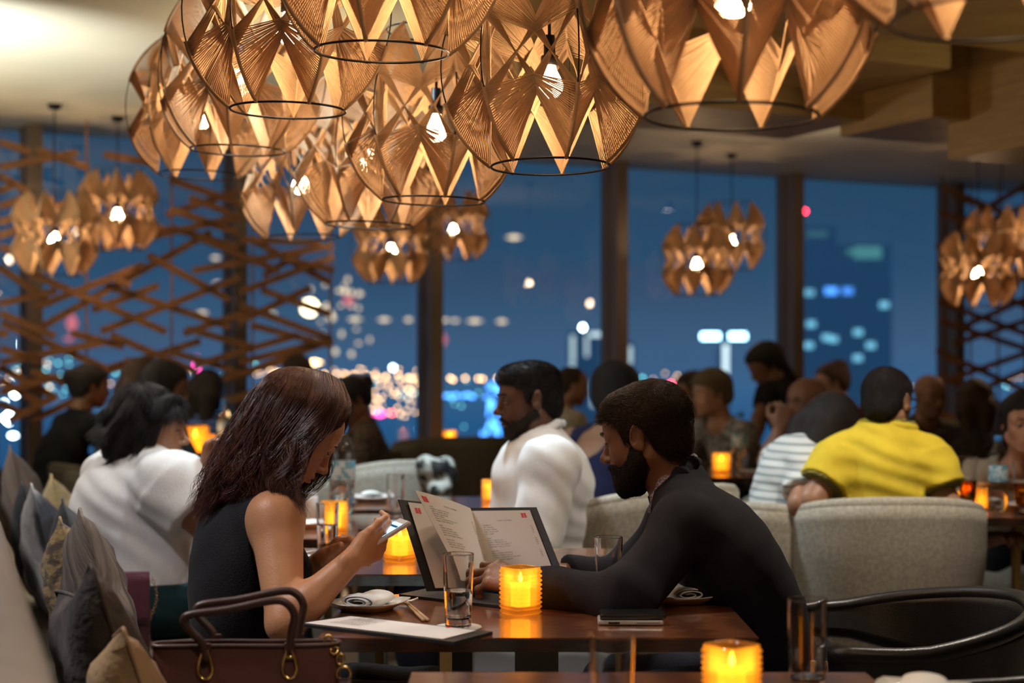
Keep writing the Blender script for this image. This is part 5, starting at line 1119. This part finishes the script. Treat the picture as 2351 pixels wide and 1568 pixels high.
# ---------------------------------------------------------------- glassware, candles, bottles
GL = glass('clear_glass', (1, 1, 1), 0, 1.45); WATER = glass('water', (.98, 1, 1), 0, 1.33)
AMB = pane('amber_glass', (1, .62, .16), .08, .45, (1, .66, .20), .05); AMBG = emis('candle_glow', (1, .62, .26), 6, True); FLAME = emis('flame', (1, .78, .45), 160, True); WAX = mat('wax', (.9, .75, .5), .4)
PET = pane('clear_plastic', (.93, .97, .99), .07); CAPB = mat('blue_cap', (.05, .20, .50), .35); LAB = mat('bottle_label', (.55, .66, .72), .5, col2=(.15, .38, .50), scale=30, lo=.5, hi=.54)
CER = mat('white_ceramic', (.72, .71, .69), .2, coat=.4); NAP = mat('napkin_cloth', (.74, .74, .72), .85, bump=.0006, bscale=500); PAPER = mat('menu_paper', (.72, .70, .69), .6); INK = mat('ink', (.16, .155, .155), .8); REDM = mat('red_mark', (.75, .04, .06), .6)
COVER = mat('menu_cover', (.020, .021, .024), .42, bump=.0004, bscale=500); BAMB = mat('bamboo', (.52, .33, .16), .5, col2=(.45, .27, .12), scale=20, stretch=(1, 1, 6)); COAST = mat('coaster', (.62, .60, .57), .7)
def tabz(px, py, z=.75): return PZ(px, py, z)
def tumbler(label, px, py, h=.145, r0=.026, r1=.0315, water=.0, group='clear tumblers', coaster=None, z=.75, dy=0, p=None):
    p = tabz(px, py, z+(.003 if coaster else 0)) if p is None else Vector(p); t = thing('tumbler', label, 'glass', tuple(p), 0, group); w = .0022
    ri = lambda z_: r0+(r1-r0)*z_/h-w
    b = MB(); b.lathe([(0, 0), (r0-.002, 0), (r0, .002), (r1, h-.001), (r1-w*.5, h), (r1-w, h-.001), (ri(.02), .020), (ri(.016)*.8, .0155), (0, .015)], 48, caps=False, hold=.0012); b.build('glass_wall', GL, t)
    if water: b = MB(); b.lathe([(0, .0158), (ri(.02)*.8, .0160), (ri(.022)+.0003, .021), (ri(water)+.0003, water), (0, water)], 48, caps=False, hold=.0012); b.build('water', WATER, t)
    if coaster: b = MB(); b.lathe([(0, -.003), (.046, -.003), (.047, -.0015), (.046, 0), (0, 0)], 32); o = b.build('coaster', COAST, None, p); tag(o, coaster, 'coaster', 'round pale coasters')
    return t
tumbler('clear water glass a third full beside the standing menu', 1052, 1438, water=.072, coaster='round coaster under the water glass beside the menu')
tumbler('empty-looking glass behind the bearded man\'s forearm', 0, 0, water=.0, p=P(1397, HY, 3.435)*1 and (P(1397, HY, 3.435).x, 3.435, .75))
tumbler('water glass by the woman\'s left forearm on the next table', 752, 1276, water=.085)
tumbler('tall glass half full on the third table, left of the menu', 908, 1190, h=.150, water=.07, r0=.028, r1=.030)
tumbler('low glass rim showing just above the menu top', 1086, 1262, h=.095, r0=.03, r1=.038)
tumbler('blurred glass at the bottom edge, left of the near candle', 0, 0, p=(.140, 2.19, .75), r0=.028, r1=.0325, water=.03)
tumbler('blurred glass on the nearest table with a little water', 0, 0, p=(.472, 2.50, .753), r0=.0285, r1=.0320, water=.022, coaster='coaster under the near right glass')
def candle(label, px, py, s=1.0, rot=38, z=.75, p=None, group='amber ribbed glass candle holders'):
    p = tabz(px, py, z) if p is None else Vector(p); t = thing('candle_holder', label, 'candle holder', tuple(p), math.radians(rot), group); H = .098*s; R = .0345*s; nr = 9
    prof = [(R*.90, 0), (R*1.04, .004*s), (R*.96, .009*s)]
    for i in range(nr):
        z0 = .011*s+(H-.016*s)*i/nr; dz = (H-.016*s)/nr; prof += [(R*.93, z0), (R*1.02, z0+dz*.28), (R*1.04, z0+dz*.5), (R*1.02, z0+dz*.72)]
    prof += [(R*.95, H-.004*s), (R*.97, H), (R*.88, H), (R*.80, H-.006*s), (R*.80, .016*s), (0, .013*s)]
    b = MB(); b.lathe(prof, 48, sq=7, smooth=True, caps=False); b.build('ribbed_glass', AMB, t)
    b = MB(); b.lathe([(0, .016*s), (.021*s, .016*s), (.0215*s, .060*s), (.019*s, .064*s), (0, .062*s)], 14, caps=False); wx = b.build('wax', AMBG, t)
    b = MB(); b.lathe([(0, .064*s), (.0045*s, .070*s), (.0035*s, .078*s), (0, .088*s)], 8); b.build('flame', FLAME, wx)
    return t
candle('amber ribbed candle holder right of the menu on the couple\'s table', 1195, 1408)
candle('amber ribbed candle holder behind the phone, on the second table', 918, 1288, rot=50)
candle('amber ribbed candle holder left of the tall bottle', 768, 1222, rot=30)
candle('blurred amber candle holder at the bottom edge, nearest the camera', 0, 0, p=(.333, 2.37, .75), rot=40)
candle('small candle on the window table between the dark chairs', 1033, 1019, p=(P(1033, HY, 10.12).x, 10.12, .75), s=1.05)
candle('candle holder beside the bottle before the short-haired woman', 0, 0, p=(P(1656, HY, 7.6).x, 7.6, .75), s=1.0)
candle('amber candle between the beer glass and the tall bottle', 0, 0, p=(P(2252, HY, 5.62).x, 5.62, .75), s=.85)
candle('amber candle behind the beer glass on the yellow polo man\'s table', 0, 0, p=(P(2216, HY, 5.66).x, 5.66, .75), s=.7)
for i, (x, s_, w) in enumerate(((448, 1.7, 'tallest'), (470, 1.2, 'middle'), (490, 1.0, 'shortest'))):
    candle('%s of the three amber candles before the blue striped top' % w, 0, 0, p=(P(x, HY, 8.2).x, 8.2+.05*i, .79), s=s_, group='amber candles on the lattice table')
candle('candle glow right of the chin of the man in white', 0, 0, p=(P(1128, HY, 5.75).x, 5.95, .75), s=.9)
def bottle(label, p, h=.30, r=.036, full=.55, group='plastic water bottles', lab=True):
    t = thing('water_bottle', label, 'bottle', tuple(p), 0, group); k = h/.30
    pr = [(0, .004), (r*.8, 0), (r, .010)]+[(r*(1-(.04 if i % 2 else 0)), (.02+.012*i)*k) for i in range(7)]+[(r*.98, .105*k), (r*.98, .195*k), (r, .205*k), (r*.97, .225*k), (r*.70, .252*k), (r*.40, .272*k), (r*.36, .283*k)]
    b = MB(); b.lathe(pr, 32, caps=False); b.build('plastic_body', PET, t)
    b = MB(); b.lathe([(r*.42, .276*k), (r*.44, .279*k), (r*.44, .297*k), (r*.38, .300*k), (0, .300*k)], 20); b.build('cap', CAPB, t)
    if lab: b = MB(); b.lathe([(r*1.0, .125*k), (r*1.005, .126*k), (r*1.005, .185*k), (r*1.0, .186*k)], 32, caps=False); b.build('label', LAB, t)
    b = MB(); b.lathe([(0, .008), (r*.93, .012), (r*.93, h*full), (0, h*full)], 24, caps=False); b.build('water', WATER, t); return t
bottle('tall clear water bottle with blue cap between the woman and the man in white', (P(785, HY, 5.36).x, 5.36, .75), .315, .046, .45)
bottle('clear bottle seen against the blue striped top', (P(517, HY, 8.3).x, 8.3, .79), .30, .040, .8)
bottle('clear water bottle beside the candle before the short-haired woman', (P(1700, HY, 7.75).x, 7.75, .75), .29, .042, .5)
bottle('clear water bottle with pale blue cap right of the yellow polo', (P(2292, HY, 5.5).x, 5.5, .75), .275, .034, .3)
BEER = glass('beer', (.95, .50, .08), 0, 1.34); FOAM = mat('foam', (.8, .74, .6), .8)
def beer(label, p, h=.20):
    t = thing('beer_glass', label, 'glass', tuple(p), 0, 'tall beer glasses'); r = lambda z: .020+.012*(z/h)**.8
    b = MB(); b.lathe([(0, 0), (.030, 0), (.031, .004), (.010, .012), (.012, .026), (.021, .04)]+[(r(z*h)+.002, z*h) for z in (.3, .5, .7, .85, 1)]+[(r(h), h)]+[(r(z*h), z*h) for z in (.85, .7, .5, .3, .2)]+[(0, .034)], 40, caps=False, hold=.0012); b.build('glass_wall', GL, t)
    b = MB(); b.lathe([(0, .036), (.017, .040)]+[(r(z*h)+.0003, z*h) for z in (.22, .4, .6)]+[(0, h*.6)], 28, caps=False); b.build('beer', BEER, t)
    b = MB(); b.lathe([(0, h*.6), (r(h*.6)-.0002, h*.6), (r(h*.64)-.0002, h*.64), (0, h*.645)], 24); b.build('foam', FOAM, t); return t
beer('tall beer glass two thirds full by the yellow polo sleeve', (P(2222, HY, 5.42).x, 5.42, .75), .205)
beer('beer glass cut by the right edge of the picture', (P(2352, HY, 5.40).x, 5.42, .75), .19)
tumbler('plain glass between the beer and the tall bottle', 0, 0, p=(P(2256, HY, 5.44).x, 5.44, .75), h=.11, r0=.028, r1=.03)
# ---------------------------------------------------------------- plates, napkins, chopsticks
def plate(label, x, y, rz, s=.135, z=.75, napkin=True, group='square white plates', nlabel=''):
    t = thing('square_plate', label, 'plate', (x, y, z), rz, group); h = s/2; b = MB()
    rings = [(h*.60, .0), (h*.62, .002), (h*.80, .010), (h*1.0, .017), (h*1.0, .019), (h*.78, .013), (h*.60, .006)]; vs = []; 
    for r_, z_ in rings:
        for k in range(24):
            a = 2*PI*k/24+PI/4; c, d_ = math.cos(a), math.sin(a); q = (abs(c)**6+abs(d_)**6)**(-1/6); vs.append((r_*c*q, r_*d_*q, z_+(.004*(abs(c*d_)*2)**3 if r_ > h*.9 else 0)))
    fs = [(j*24+k, j*24+(k+1) % 24, (j+1)*24+(k+1) % 24, (j+1)*24+k) for j in range(len(rings)-1) for k in range(24)]+[tuple(range(24))[::-1], tuple(6*24+k for k in range(24))]
    b.add(vs, fs, True); b.build('dish', CER, t)
    if napkin:
        # folded and rolled cloth: a flattened spiral swept along its axis
        pts = []; n = 70
        for i in range(n):
            f = i/(n-1); a = -PI*.5+f*2*PI*2.6; r_ = 1-.72*f; pts.append((.042*r_*math.cos(a), .0135*r_*math.sin(a)+.0145))
        def sf(u, v): q = u*(n-1); i = min(int(q), n-2); g = q-i; x_ = pts[i][0]*(1-g)+pts[i+1][0]*g; z_ = pts[i][1]*(1-g)+pts[i+1][1]*g; return (x_*(1+.06*math.sin(v*5)), (v-.5)*.100+.004*math.sin(u*9), z_+.0015*math.sin(v*7+u*4))
        b = MB(); b.slab(sf, 90, 8, .0026); o = b.build('rolled_napkin', NAP, None, (x, y, z+.0075), (0, 0, rz+.08)); tag(o, nlabel or label.replace('plate', 'plate, the rolled napkin on it'), 'napkin', 'white rolled napkins')
    return t
p = tabz(843, 1410); plate('square white plate beside the woman\'s elbow', p.x-.005, p.y+.06, math.radians(-28), .150, nlabel='rolled white napkin on the plate beside the woman\'s elbow')
plate('square white plate beyond the bearded man\'s elbow', .372, 3.44, math.radians(12), .150, nlabel='rolled white napkin beyond the bearded man\'s elbow')
plate('white plate with napkin at the bottom edge by the black armchair', .635, 2.42, math.radians(-20), .150, nlabel='pale napkin at the bottom edge by the black armchair')
p = tabz(672, 1300); plate('white plate showing past the woman\'s forearm', p.x, p.y, .3, .12, napkin=False)
plate('low white dish on the third table by her hair', P(700, HY, 5.02).x, 5.02, .5, .11, napkin=False)
plate('white plate on the farther table with a folded napkin', P(852, HY, 6.02).x, 6.02, .15, .17, nlabel='folded white napkin on the farther table')
plate('white plate on the table of the short-haired woman', P(1742, HY, 7.5).x, 7.5, .3, .16, napkin=False)
plate('white plate by the tall bottle at the right', P(2335, HY, 5.7).x, 5.7, .3, .15, napkin=False)
b = MB(); b.lathe([(0, 0), (.03, 0), (.052, .006), (.053, .008), (.03, .003), (0, .0025)], 28); o = b.build('saucer', CER, None, (P(903, HY, 5.12).x, 5.12, .75)); tag(o, 'round white saucer left of the menu', 'saucer')
b = MB(); b.lathe([(0, 0), (.030, 0), (.034, .01), (.036, .085), (.034, .088), (.031, .085), (.029, .012), (0, .01)], 28); o = b.build('cup', CER, None, (P(705, HY, 5.2).x, 5.20, .75)); tag(o, 'white ceramic cup beside the wavy hair', 'cup')
b = MB(); b.lathe([(0, 0), (.032, 0), (.033, .012), (.012, .016), (0, .017)], 24); b.build('lid', CER, o, (0, 0, .088))
def sticks(label, a, c, z=.75):
    a, c = tabz(*a, z+.008), tabz(*c, z+.004); d = (c-a).normalized(); n = Vector((-d.y, d.x, 0)).normalized()
    for q, w in ((-1, 'left'), (1, 'right')):
        b = MB(); f = Vector((0, 0, .0)); b.tube([a+n*q*.0025+f, (a+c)/2+n*q*.0036, c+n*q*.0046], [.0024, .0032, .0038], 8, flat=.9); o = b.build('chopstick', BAMB); tag(o, label+(', the one nearer the glass' if q > 0 else ', the one nearer the plate'), 'chopstick', 'bamboo chopsticks')
sticks('bamboo chopstick on the couple\'s table', (931, 1382), (978, 1424)); sticks('bamboo chopstick past the woman\'s forearm', (690, 1268), (728, 1292))
b = MB(); p0, p1 = tabz(902, 1384), tabz(960, 1385)
b.tube([p0+Vector((0, 0, .010)), p0*.75+p1*.25+Vector((0, -.004, .004)), p0*.5+p1*.5+Vector((0, -.006, .0035)), p0*.25+p1*.75+Vector((0, -.003, .005)), p1+Vector((0, 0, .012))], [.003, .0052, .0058, .0052, .003], 10, flat=.6); o = b.build('chopstick_rest', CER); tag(o, 'curved white chopstick rest between plate and glass', 'chopstick rest')
b = MB(); p0 = tabz(700, 1272); b.tube([p0+Vector((-.03, .0, .008)), p0+Vector((0, -.003, .004)), p0+Vector((.03, 0, .010))], [.003, .0055, .003], 10, flat=.6); o = b.build('chopstick_rest', CER); tag(o, 'white chopstick rest past the woman\'s forearm', 'chopstick rest')
# ---------------------------------------------------------------- menus with their print
def text_verts(body, size, align='LEFT'):
    cu = bpy.data.curves.new('t', 'FONT'); cu.body = body; cu.size = size; cu.align_x = align; cu.resolution_u = 1; cu.space_line = 1.0
    o = bpy.data.objects.new('t', cu); C.objects.link(o); bpy.context.view_layer.update(); me = bpy.data.meshes.new_from_object(o.evaluated_get(bpy.context.evaluated_depsgraph_get()))
    v = [x.co.copy() for x in me.vertices]; f = [tuple(q.vertices) for q in me.polygons]; bpy.data.objects.remove(o); bpy.data.curves.remove(cu); bpy.data.meshes.remove(me); return v, f
def put_text(mb, S, items, lift=.0006):
    """S(u, v): point of the page for u right, v down in metres; items: (body, size, u, v, align)"""
    for body, size, u, v, al in items:
        vs, fs = text_verts(body, size, al); pts = []
        for q in vs:
            a = S(u+q.x, v-q.y); e = .002; n = (S(u+q.x+e, v-q.y)-a).cross(S(u+q.x, v-q.y-e)-a).normalized(); pts.append(a+n*lift)
        mb.add(pts, fs)
def quadS(TL, TR, BL, BR, w, h, bend=0):
    TL, TR, BL, BR = map(Vector, (TL, TR, BL, BR)); nn = (TR-TL).cross(BL-TL).normalized()
    def S(x, y): u, v = x/w, y/h; return (TL*(1-u)+TR*u)*(1-v)+(BL*(1-u)+BR*u)*v - nn*bend*math.sin(PI*min(max(u, 0), 1))*(.4+.6*v)
    return S
menu = thing('menu', 'open black-covered menu with printed white pages held upright by the bearded man', 'menu', (0, 0, 0))
bl, tl, spt, spb, tr_, br_ = P(980, 1357, 3.50), P(914, 1147, 3.58), P(1080, 1166, 3.68), P(1142, 1354, 3.60), P(1232, 1165, 3.64), P(1299, 1334, 3.54)
menu.location = (spb.x, spb.y, .75); mo = Vector(menu.location)
def sheet(name, S, w, h, th, m, nu=14, nv=8): b = MB(); b.slab(lambda u, v: S(u*w, v*h)-mo, nu, nv, th, smooth=False); return b.build(name, m, menu)
PW, PH = .165, .205
S1 = quadS(tl, spt, bl, spb, PW, PH); S2 = quadS(spt, tr_, spb, br_, PW, PH)
sheet('cover', S1, PW, PH, .003, COVER); sheet('cover', S2, PW, PH, .003, COVER)
ad = Vector((0, -.006, .001))
def inset(S, a, b_, c, d, off=ad): return lambda x, y: S(a*PW+x/PW*(b_-a)*PW, c*PH+y/PH*(d-c)*PH)+off
PL = inset(S1, .13, 1.0, .02, .97); PR = inset(S2, .0, .88, .04, .98)
sheet('page', PL, PW, PH, .0008, PAPER); sheet('page', PR, PW, PH, .0008, PAPER)
ftl, fbl = P(952, 1125, 3.50), P(1062, 1332, 3.50)
PF = quadS(ftl, spt+Vector((0, -.008, 0)), fbl, spb+Vector((0, -.009, .0)), PW, PH, .012); sheet('page', PF, PW, PH, .0006, PAPER, 20, 12)
b = MB()
right = 'shellfish **\nebi / shrimp\nhotate / scallop\nkani / snow crab\nika / squid\n\ncaviar\nikura / salmon roe\ntobiko / flying fish roe\njapanese uni / sea urchin **\nmentaiko / spicy cod roe\n\nvegetable\nkyuri / pickled cucumber\nkaiware / daikon sprout\noshinko / pickled root vegetable\nnasu / pickled eggplant'
def priced(n, vals):
    out = []; k = 0
    for ln in n.split('\n'):
        if '/' in ln: out.append(vals[k % len(vals)]); k += 1
        else: out.append('')
    return '\n'.join(out)
fs = .0058
put_text(b, lambda x, y: PR(x, y)-mo, [('SUSHI / SASHIMI', fs, .083, .030, 'CENTER'), (right, fs, .018, .042, 'LEFT'), (priced(right, ['26', '28', '28', '32']), fs, .150, .042, 'LEFT'), ("CHEF'S COMBINATION **", fs, .083, .160, 'CENTER'), ('sushi\n195 / 350 / 480\nsashimi\n175 / 265 / 390\n\nRAW BAR', fs*.95, .083, .170, 'CENTER')])
leftt = 'sushi\nmaguro / yellow fin tuna\nsake / scottish salmon\nhamachi / yellowtail\nhirame / fluke\nchutoro / medium fatty tuna **\nunagi / fresh water eel\n\nnigiri\nsuzuki / sea bass\nkanpachi / amberjack\nshime saba / mackerel\nsaba / norwegian mackerel\n\nclassic rolls\nspicy tuna / cucumber\ncalifornia / crab avocado\nnegi / smoked wagyu\n\nvegan\navocado / kampyo cucumber'
put_text(b, lambda x, y: PF(x, y)-mo, [('SUSHI / SASHIMI', fs, .085, .026, 'CENTER'), (leftt, fs*.95, .018, .034, 'LEFT'), (priced(leftt, ['24', '26', '28', '32']), fs, .148, .036, 'LEFT'), ("CHEF'S SELECTION", fs, .085, .178, 'CENTER')])
put_text(b, lambda x, y: PL(x, y)-mo, [('signature rolls / spicy **\ncrispy / prawn\nrainbow / tuna', fs, .05, .150, 'LEFT')])
b.build('lettering', INK, menu)
b = MB()
def emblem(mb, S, x, y, s=.014, o_=None):
    o_ = mo if o_ is None else o_
    for k in range(3):      # stamp of three blocks with small gaps
        for (a, c) in ((0, .46), (.54, 1)):
            q = [S(x+s*a, y+s*(k/3+.03)), S(x+s*c, y+s*(k/3+.03)), S(x+s*c, y+s*(k/3+.31)), S(x+s*a, y+s*(k/3+.31))]; n = (q[1]-q[0]).cross(q[3]-q[0]).normalized(); mb.add([v-o_-n*.0007 for v in q]+[v-o_+n*.0003 for v in q], [(0, 1, 2, 3), (7, 6, 5, 4), (0, 4, 5, 1), (1, 5, 6, 2), (2, 6, 7, 3), (3, 7, 4, 0)])
emblem(b, PR, .136, .008); emblem(b, PF, .010, .010); emblem(b, PL, .012, .012); b.build('red_emblem', REDM, menu)
def flat_menu(label, cs, z, page=None, txt=None, page2=None):
    q = [tabz(x, y, z) for x, y in cs]; o = Vector(((q[0]+q[2])/2)); t = thing('menu', label, 'menu', (o.x, o.y, z), 0, 'black-covered menus'); o.z = z
    b = MB(); th = .006; vs = [v-o for v in q]+[v-o+Vector((0, 0, th)) for v in q]; b.add(vs, [(3, 2, 1, 0), (4, 5, 6, 7), (0, 1, 5, 4), (1, 2, 6, 5), (2, 3, 7, 6), (3, 0, 4, 7)]); b.build('cover', COVER, t)
    if page:
        w, h = (q[1]-q[0]).length, (q[3]-q[0]).length; S0 = quadS(q[0], q[1], q[3], q[2], w, h); a, b_, c, d = page
        S = lambda x, y: S0(a*w+x*(b_-a), c*h+y*(d-c))+Vector((0, 0, th+.0012)); b = MB(); b.slab(lambda u, v: S(u*w, v*h)-o, 6, 4, .0010, smooth=False); b.build('page', PAPER, t)
        if txt: b = MB(); put_text(b, lambda x, y: S(x, y)-o+Vector((0, 0, .0008)), txt(w, h)); b.build('lettering', INK, t); b = MB(); emblem(b, lambda x, y: S(x, y)+Vector((0, 0, .0008)), w*.93, h*.78, .011, o); b.build('red_emblem', REDM, t)
    return t
flat_menu('closed black menu lying under the standing open one', [(916, 1370), (1010, 1350), (1290, 1392), (1150, 1397)], .7505)
rows = '\n'.join(['gyoza / pork', 'ebi tempura / prawn', 'edamame / sea salt', 'tuna tataki / ponzu', 'rock shrimp / creamy spicy', 'wagyu / truffle', 'black cod / miso', 'lamb / shiso', 'short rib / soy'])
flat_menu('open menu lying flat over the table edge by the handbag', [(672, 1437), (799, 1419), (1131, 1457), (1042, 1481)], .7505, (.06, .90, .06, .92), lambda w, h: [(rows, .0105, w*.22, h*.12, 'LEFT'), (rows, .0105, w*.62, h*.12, 'LEFT')])
# ---------------------------------------------------------------- phones
PHB = mat('phone_black', (.012, .012, .013), .22, coat=.5); PHW = mat('phone_silver', (.55, .53, .51), .3, metal=.3); SCR = emis('screen_light', (.35, .62, 1), 2.6, True); SCRD = emis('screen_band', (.03, .10, .22), 1.0); CASE = mat('pinkish_case', (.62, .52, .50), .4)
ph = thing('mobile_phone', 'lit mobile phone in a pale case held by the long-haired woman', 'phone', (0, 0, 0)); pc = P(872, 1233, 3.30)
a = Vector((.80, .30, .47)).normalized(); n = Vector((-.50, -.20, .84)); n = (n-a*n.dot(a)).normalized(); bb = n.cross(a)
ph.matrix_world = Matrix.Translation(pc) @ Matrix((a, bb, n)).transposed().to_4x4()
b = MB(); b.rbox((-.066, -.033, -.005), (.066, .033, .004), .003); b.build('case', CASE, ph)
b = MB(); b.rbox((-.064, -.0315, .003), (.064, .0315, .0052), .001); b.build('body', PHW, ph)
b = MB(); b.box((-.052, -.029, .0052), (.050, .029, .0056)); b.build('screen', SCR, ph)
b = MB()
for x0, x1 in ((-.008, .012), (.034, .040)): b.box((x0, -.0285, .0056), (x1, .0285, .0059))

b.build('screen_band', SCRD, ph)
p = tabz(1450, 1437); 
for k, (m1, lab) in enumerate(((PHW, 'white edged phone at the bottom of the stacked pair'), (PHB, 'black phone on top of the stacked pair'))):
    t = thing('mobile_phone', lab, 'phone', (p.x+.004*k, p.y+.036, .7505+.0118*k), math.radians(-2+2*k), 'stacked phones'); b = MB(); b.rbox((-.066, -.034, 0), (.066, .034, .0105), .004); b.build('body', m1, t)
    b = MB(); b.rbox((-.061, -.031, .0102), (.061, .031, .0112), .0005); b.build('screen', PHB, t)
    b = MB(); b.box((-.045, -.0346, .003), (-.022, -.0336, .007)); 
    for i in range(18): b.box((.012+.0026*i, -.0346, .004), (.0134+.0026*i, -.0338, .0065))
    b.build('button', PHB if k == 0 else PHW if False else PHB, t)
t = thing('mobile_phone', 'dark phone lying on the third table by the saucer', 'phone', (P(868, HY, 4.95).x, 4.95, .7505), .2); b = MB(); b.rbox((-.066, -.034, 0), (.066, .034, .010), .004); b.build('body', PHB, t)
# ---------------------------------------------------------------- bags
BRL = mat('brown_leather', (.105, .038, .026), .42, col2=(.080, .028, .020), scale=5, bump=.0005, bscale=300); BRD = mat('dark_brown_leather', (.050, .022, .017), .4, bump=.0004, bscale=300); BURG = mat('burgundy_suede', (.075, .014, .030), .85, col2=(.055, .010, .022), scale=20, sheen=.1); BURGL = mat('burgundy_leather', (.045, .010, .020), .4)
t = thing('tote_bag', 'brown leather tote bag with two handles and gold rings on the bench', 'handbag', (-.485, 2.86, .452), math.radians(3))
def bagf(u, v):
    a = 2*PI*u; c, s_ = math.cos(a), math.sin(a); q = (abs(c)**5+abs(s_)**5)**(-1/5); w = .178-.010*v; d = .070-.045*v; return (w*c*q, d*s_*q+.004*math.sin(c*5+v*3)*v, .012+.298*v-.014*v*math.cos(a*1)**2*0)
b = MB(); b.grid(bagf, 56, 12, closed_u=True); b.grid(lambda u, v: Vector(bagf(u, 0))*(1-v)+Vector((0, 0, .008))*v, 56, 3, closed_u=True, flip=True); b.grid(lambda u, v: Vector(bagf(u, 1))*(1-v)+Vector((0, 0, .285))*v, 56, 3, closed_u=True); b.build('bag_body', BRL, t)
b = MB(); b.tube([bagf(i/56, 1) for i in range(56)], .0045, 6, closed=True); b.build('top_edge', BRD, t)
def handle(y, dz=0, dx=0):
    b = MB(); kp = [(-.069, .285), (-.076, .318), (-.100, .345), (-.108, .361), (-.094, .371), (-.03, .379), (.045, .394), (.074, .391), (.090, .368), (.084, .335), (.080, .300)]; pts = []
    for i in range(41):
        q = i/40*(len(kp)-1.001); j = int(q); f = q-j; p0, p1, p2, p3 = kp[max(j-1, 0)], kp[j], kp[j+1], kp[min(j+2, len(kp)-1)]
        c_ = [.5*(2*p1[m]+(p2[m]-p0[m])*f+(2*p0[m]-5*p1[m]+4*p2[m]-p3[m])*f*f+(3*p1[m]-p0[m]-3*p2[m]+p3[m])*f**3) for m in (0, 1)]; pts.append((dx+c_[0], y*(1+.3*math.sin(PI*i/40)), dz+c_[1]))
    b.tube(pts, .0075, 10); hd_ = b.build('handle', BRD, t)
    for x in (-.070, .081):
        b = MB(); b.tube([(dx+x+.015*math.cos(q)*(.8-.3*math.sin(q)), y*1.10, .280+dz+.027*math.sin(q)) for q in np.linspace(0, 2*PI, 19)[:-1]], .0032, 8, closed=True); b.tube([(dx+x-.010, y*1.04, .292+dz), (dx+x+.010, y*1.04, .292+dz)], .0035, 8); b.build('gold_ring', GOLD, hd_)
        b = MB(); b.rbox((dx+x-.010, y-.004, .285+dz), (dx+x+.010, y+.004, .318+dz), .003); b.build('handle_tab', BRD, hd_)
handle(-.034); handle(.034, .005, .01)
b = MB(); ch = [(.150, -.02, .318), (.160, -.02, .300), (.172, -.022, .284)]
for i, (x, y, z_) in enumerate(ch): b.tube([(x+.007*math.cos(q), y+(.005*math.sin(q) if i % 2 else 0), z_+.010*math.sin(q)*(1 if i % 2 == 0 else .6)) for q in np.linspace(0, 2*PI, 13)[:-1]], .0022, 6, closed=True)
b.tube([(.178+.013*math.cos(q), -.024, .258+.013*math.sin(q)) for q in np.linspace(0, 2*PI, 15)[:-1]], .003, 6, closed=True); b.build('clasp', GOLD, t)
b = MB(); b.slab(lambda u, v: (.178+.014*(u-.5)*2-.02*v*v, -.026-.01*v, .250-.20*v), 5, 8, .004); b.build('shoulder_strap', BURGL, t)
t = thing('handbag', 'small burgundy suede handbag with a gold chain on the bench', 'handbag', (-1.105, 4.42, .452), math.radians(12))
b = MB(); b.rbox((-.080, -.045, 0), (.080, .045, .225), .018, 4); b.build('bag_body', BURGL, t)
b = MB(); b.slab(lambda u, v: ((u-.5)*.158, -.049-.004*math.sin(v*3), .232-.135*v), 8, 8, .005); b.tube([(-.079, -.03, .228), (.079, -.03, .228)], .012, 8); b.build('flap', BURG, t)
b = MB()
for i in range(24): z_ = .215-.0085*i; b.tube([(.086+.012*math.sin(i*.28)+.004*math.cos(q)*(i % 2), -.01+.004*math.cos(q)*((i+1) % 2), z_+.0058*math.sin(q)) for q in np.linspace(0, 2*PI, 9)[:-1]], .0013, 5, closed=True)
b.build('chain', GOLD, t)
# bag or fur on the chair in the aisle
q_ = V3(P(995, 1090, 6.5)); rb_ = random.Random(3); pr = [ell(q_+V3((rb_.uniform(-.07, .07), rb_.uniform(-.04, .04), rb_.uniform(-.06, .05))), rb_.uniform(.025, .045), None, .02) for _ in range(26)]
pr += [ell(q_, (.07, .045, .06), None, .03)]
o = link('scarf_bundle', sdf_mesh('scarf_bundle', pr, .006, tuple(q_)), mat('black_white_print', (.50, .52, .47), .7, col2=(.012, .012, .012), scale=16, lo=.44, hi=.54)); o.location = tuple(q_); tag(o, 'black and white patterned bundle on the chair in the aisle', 'bundle')
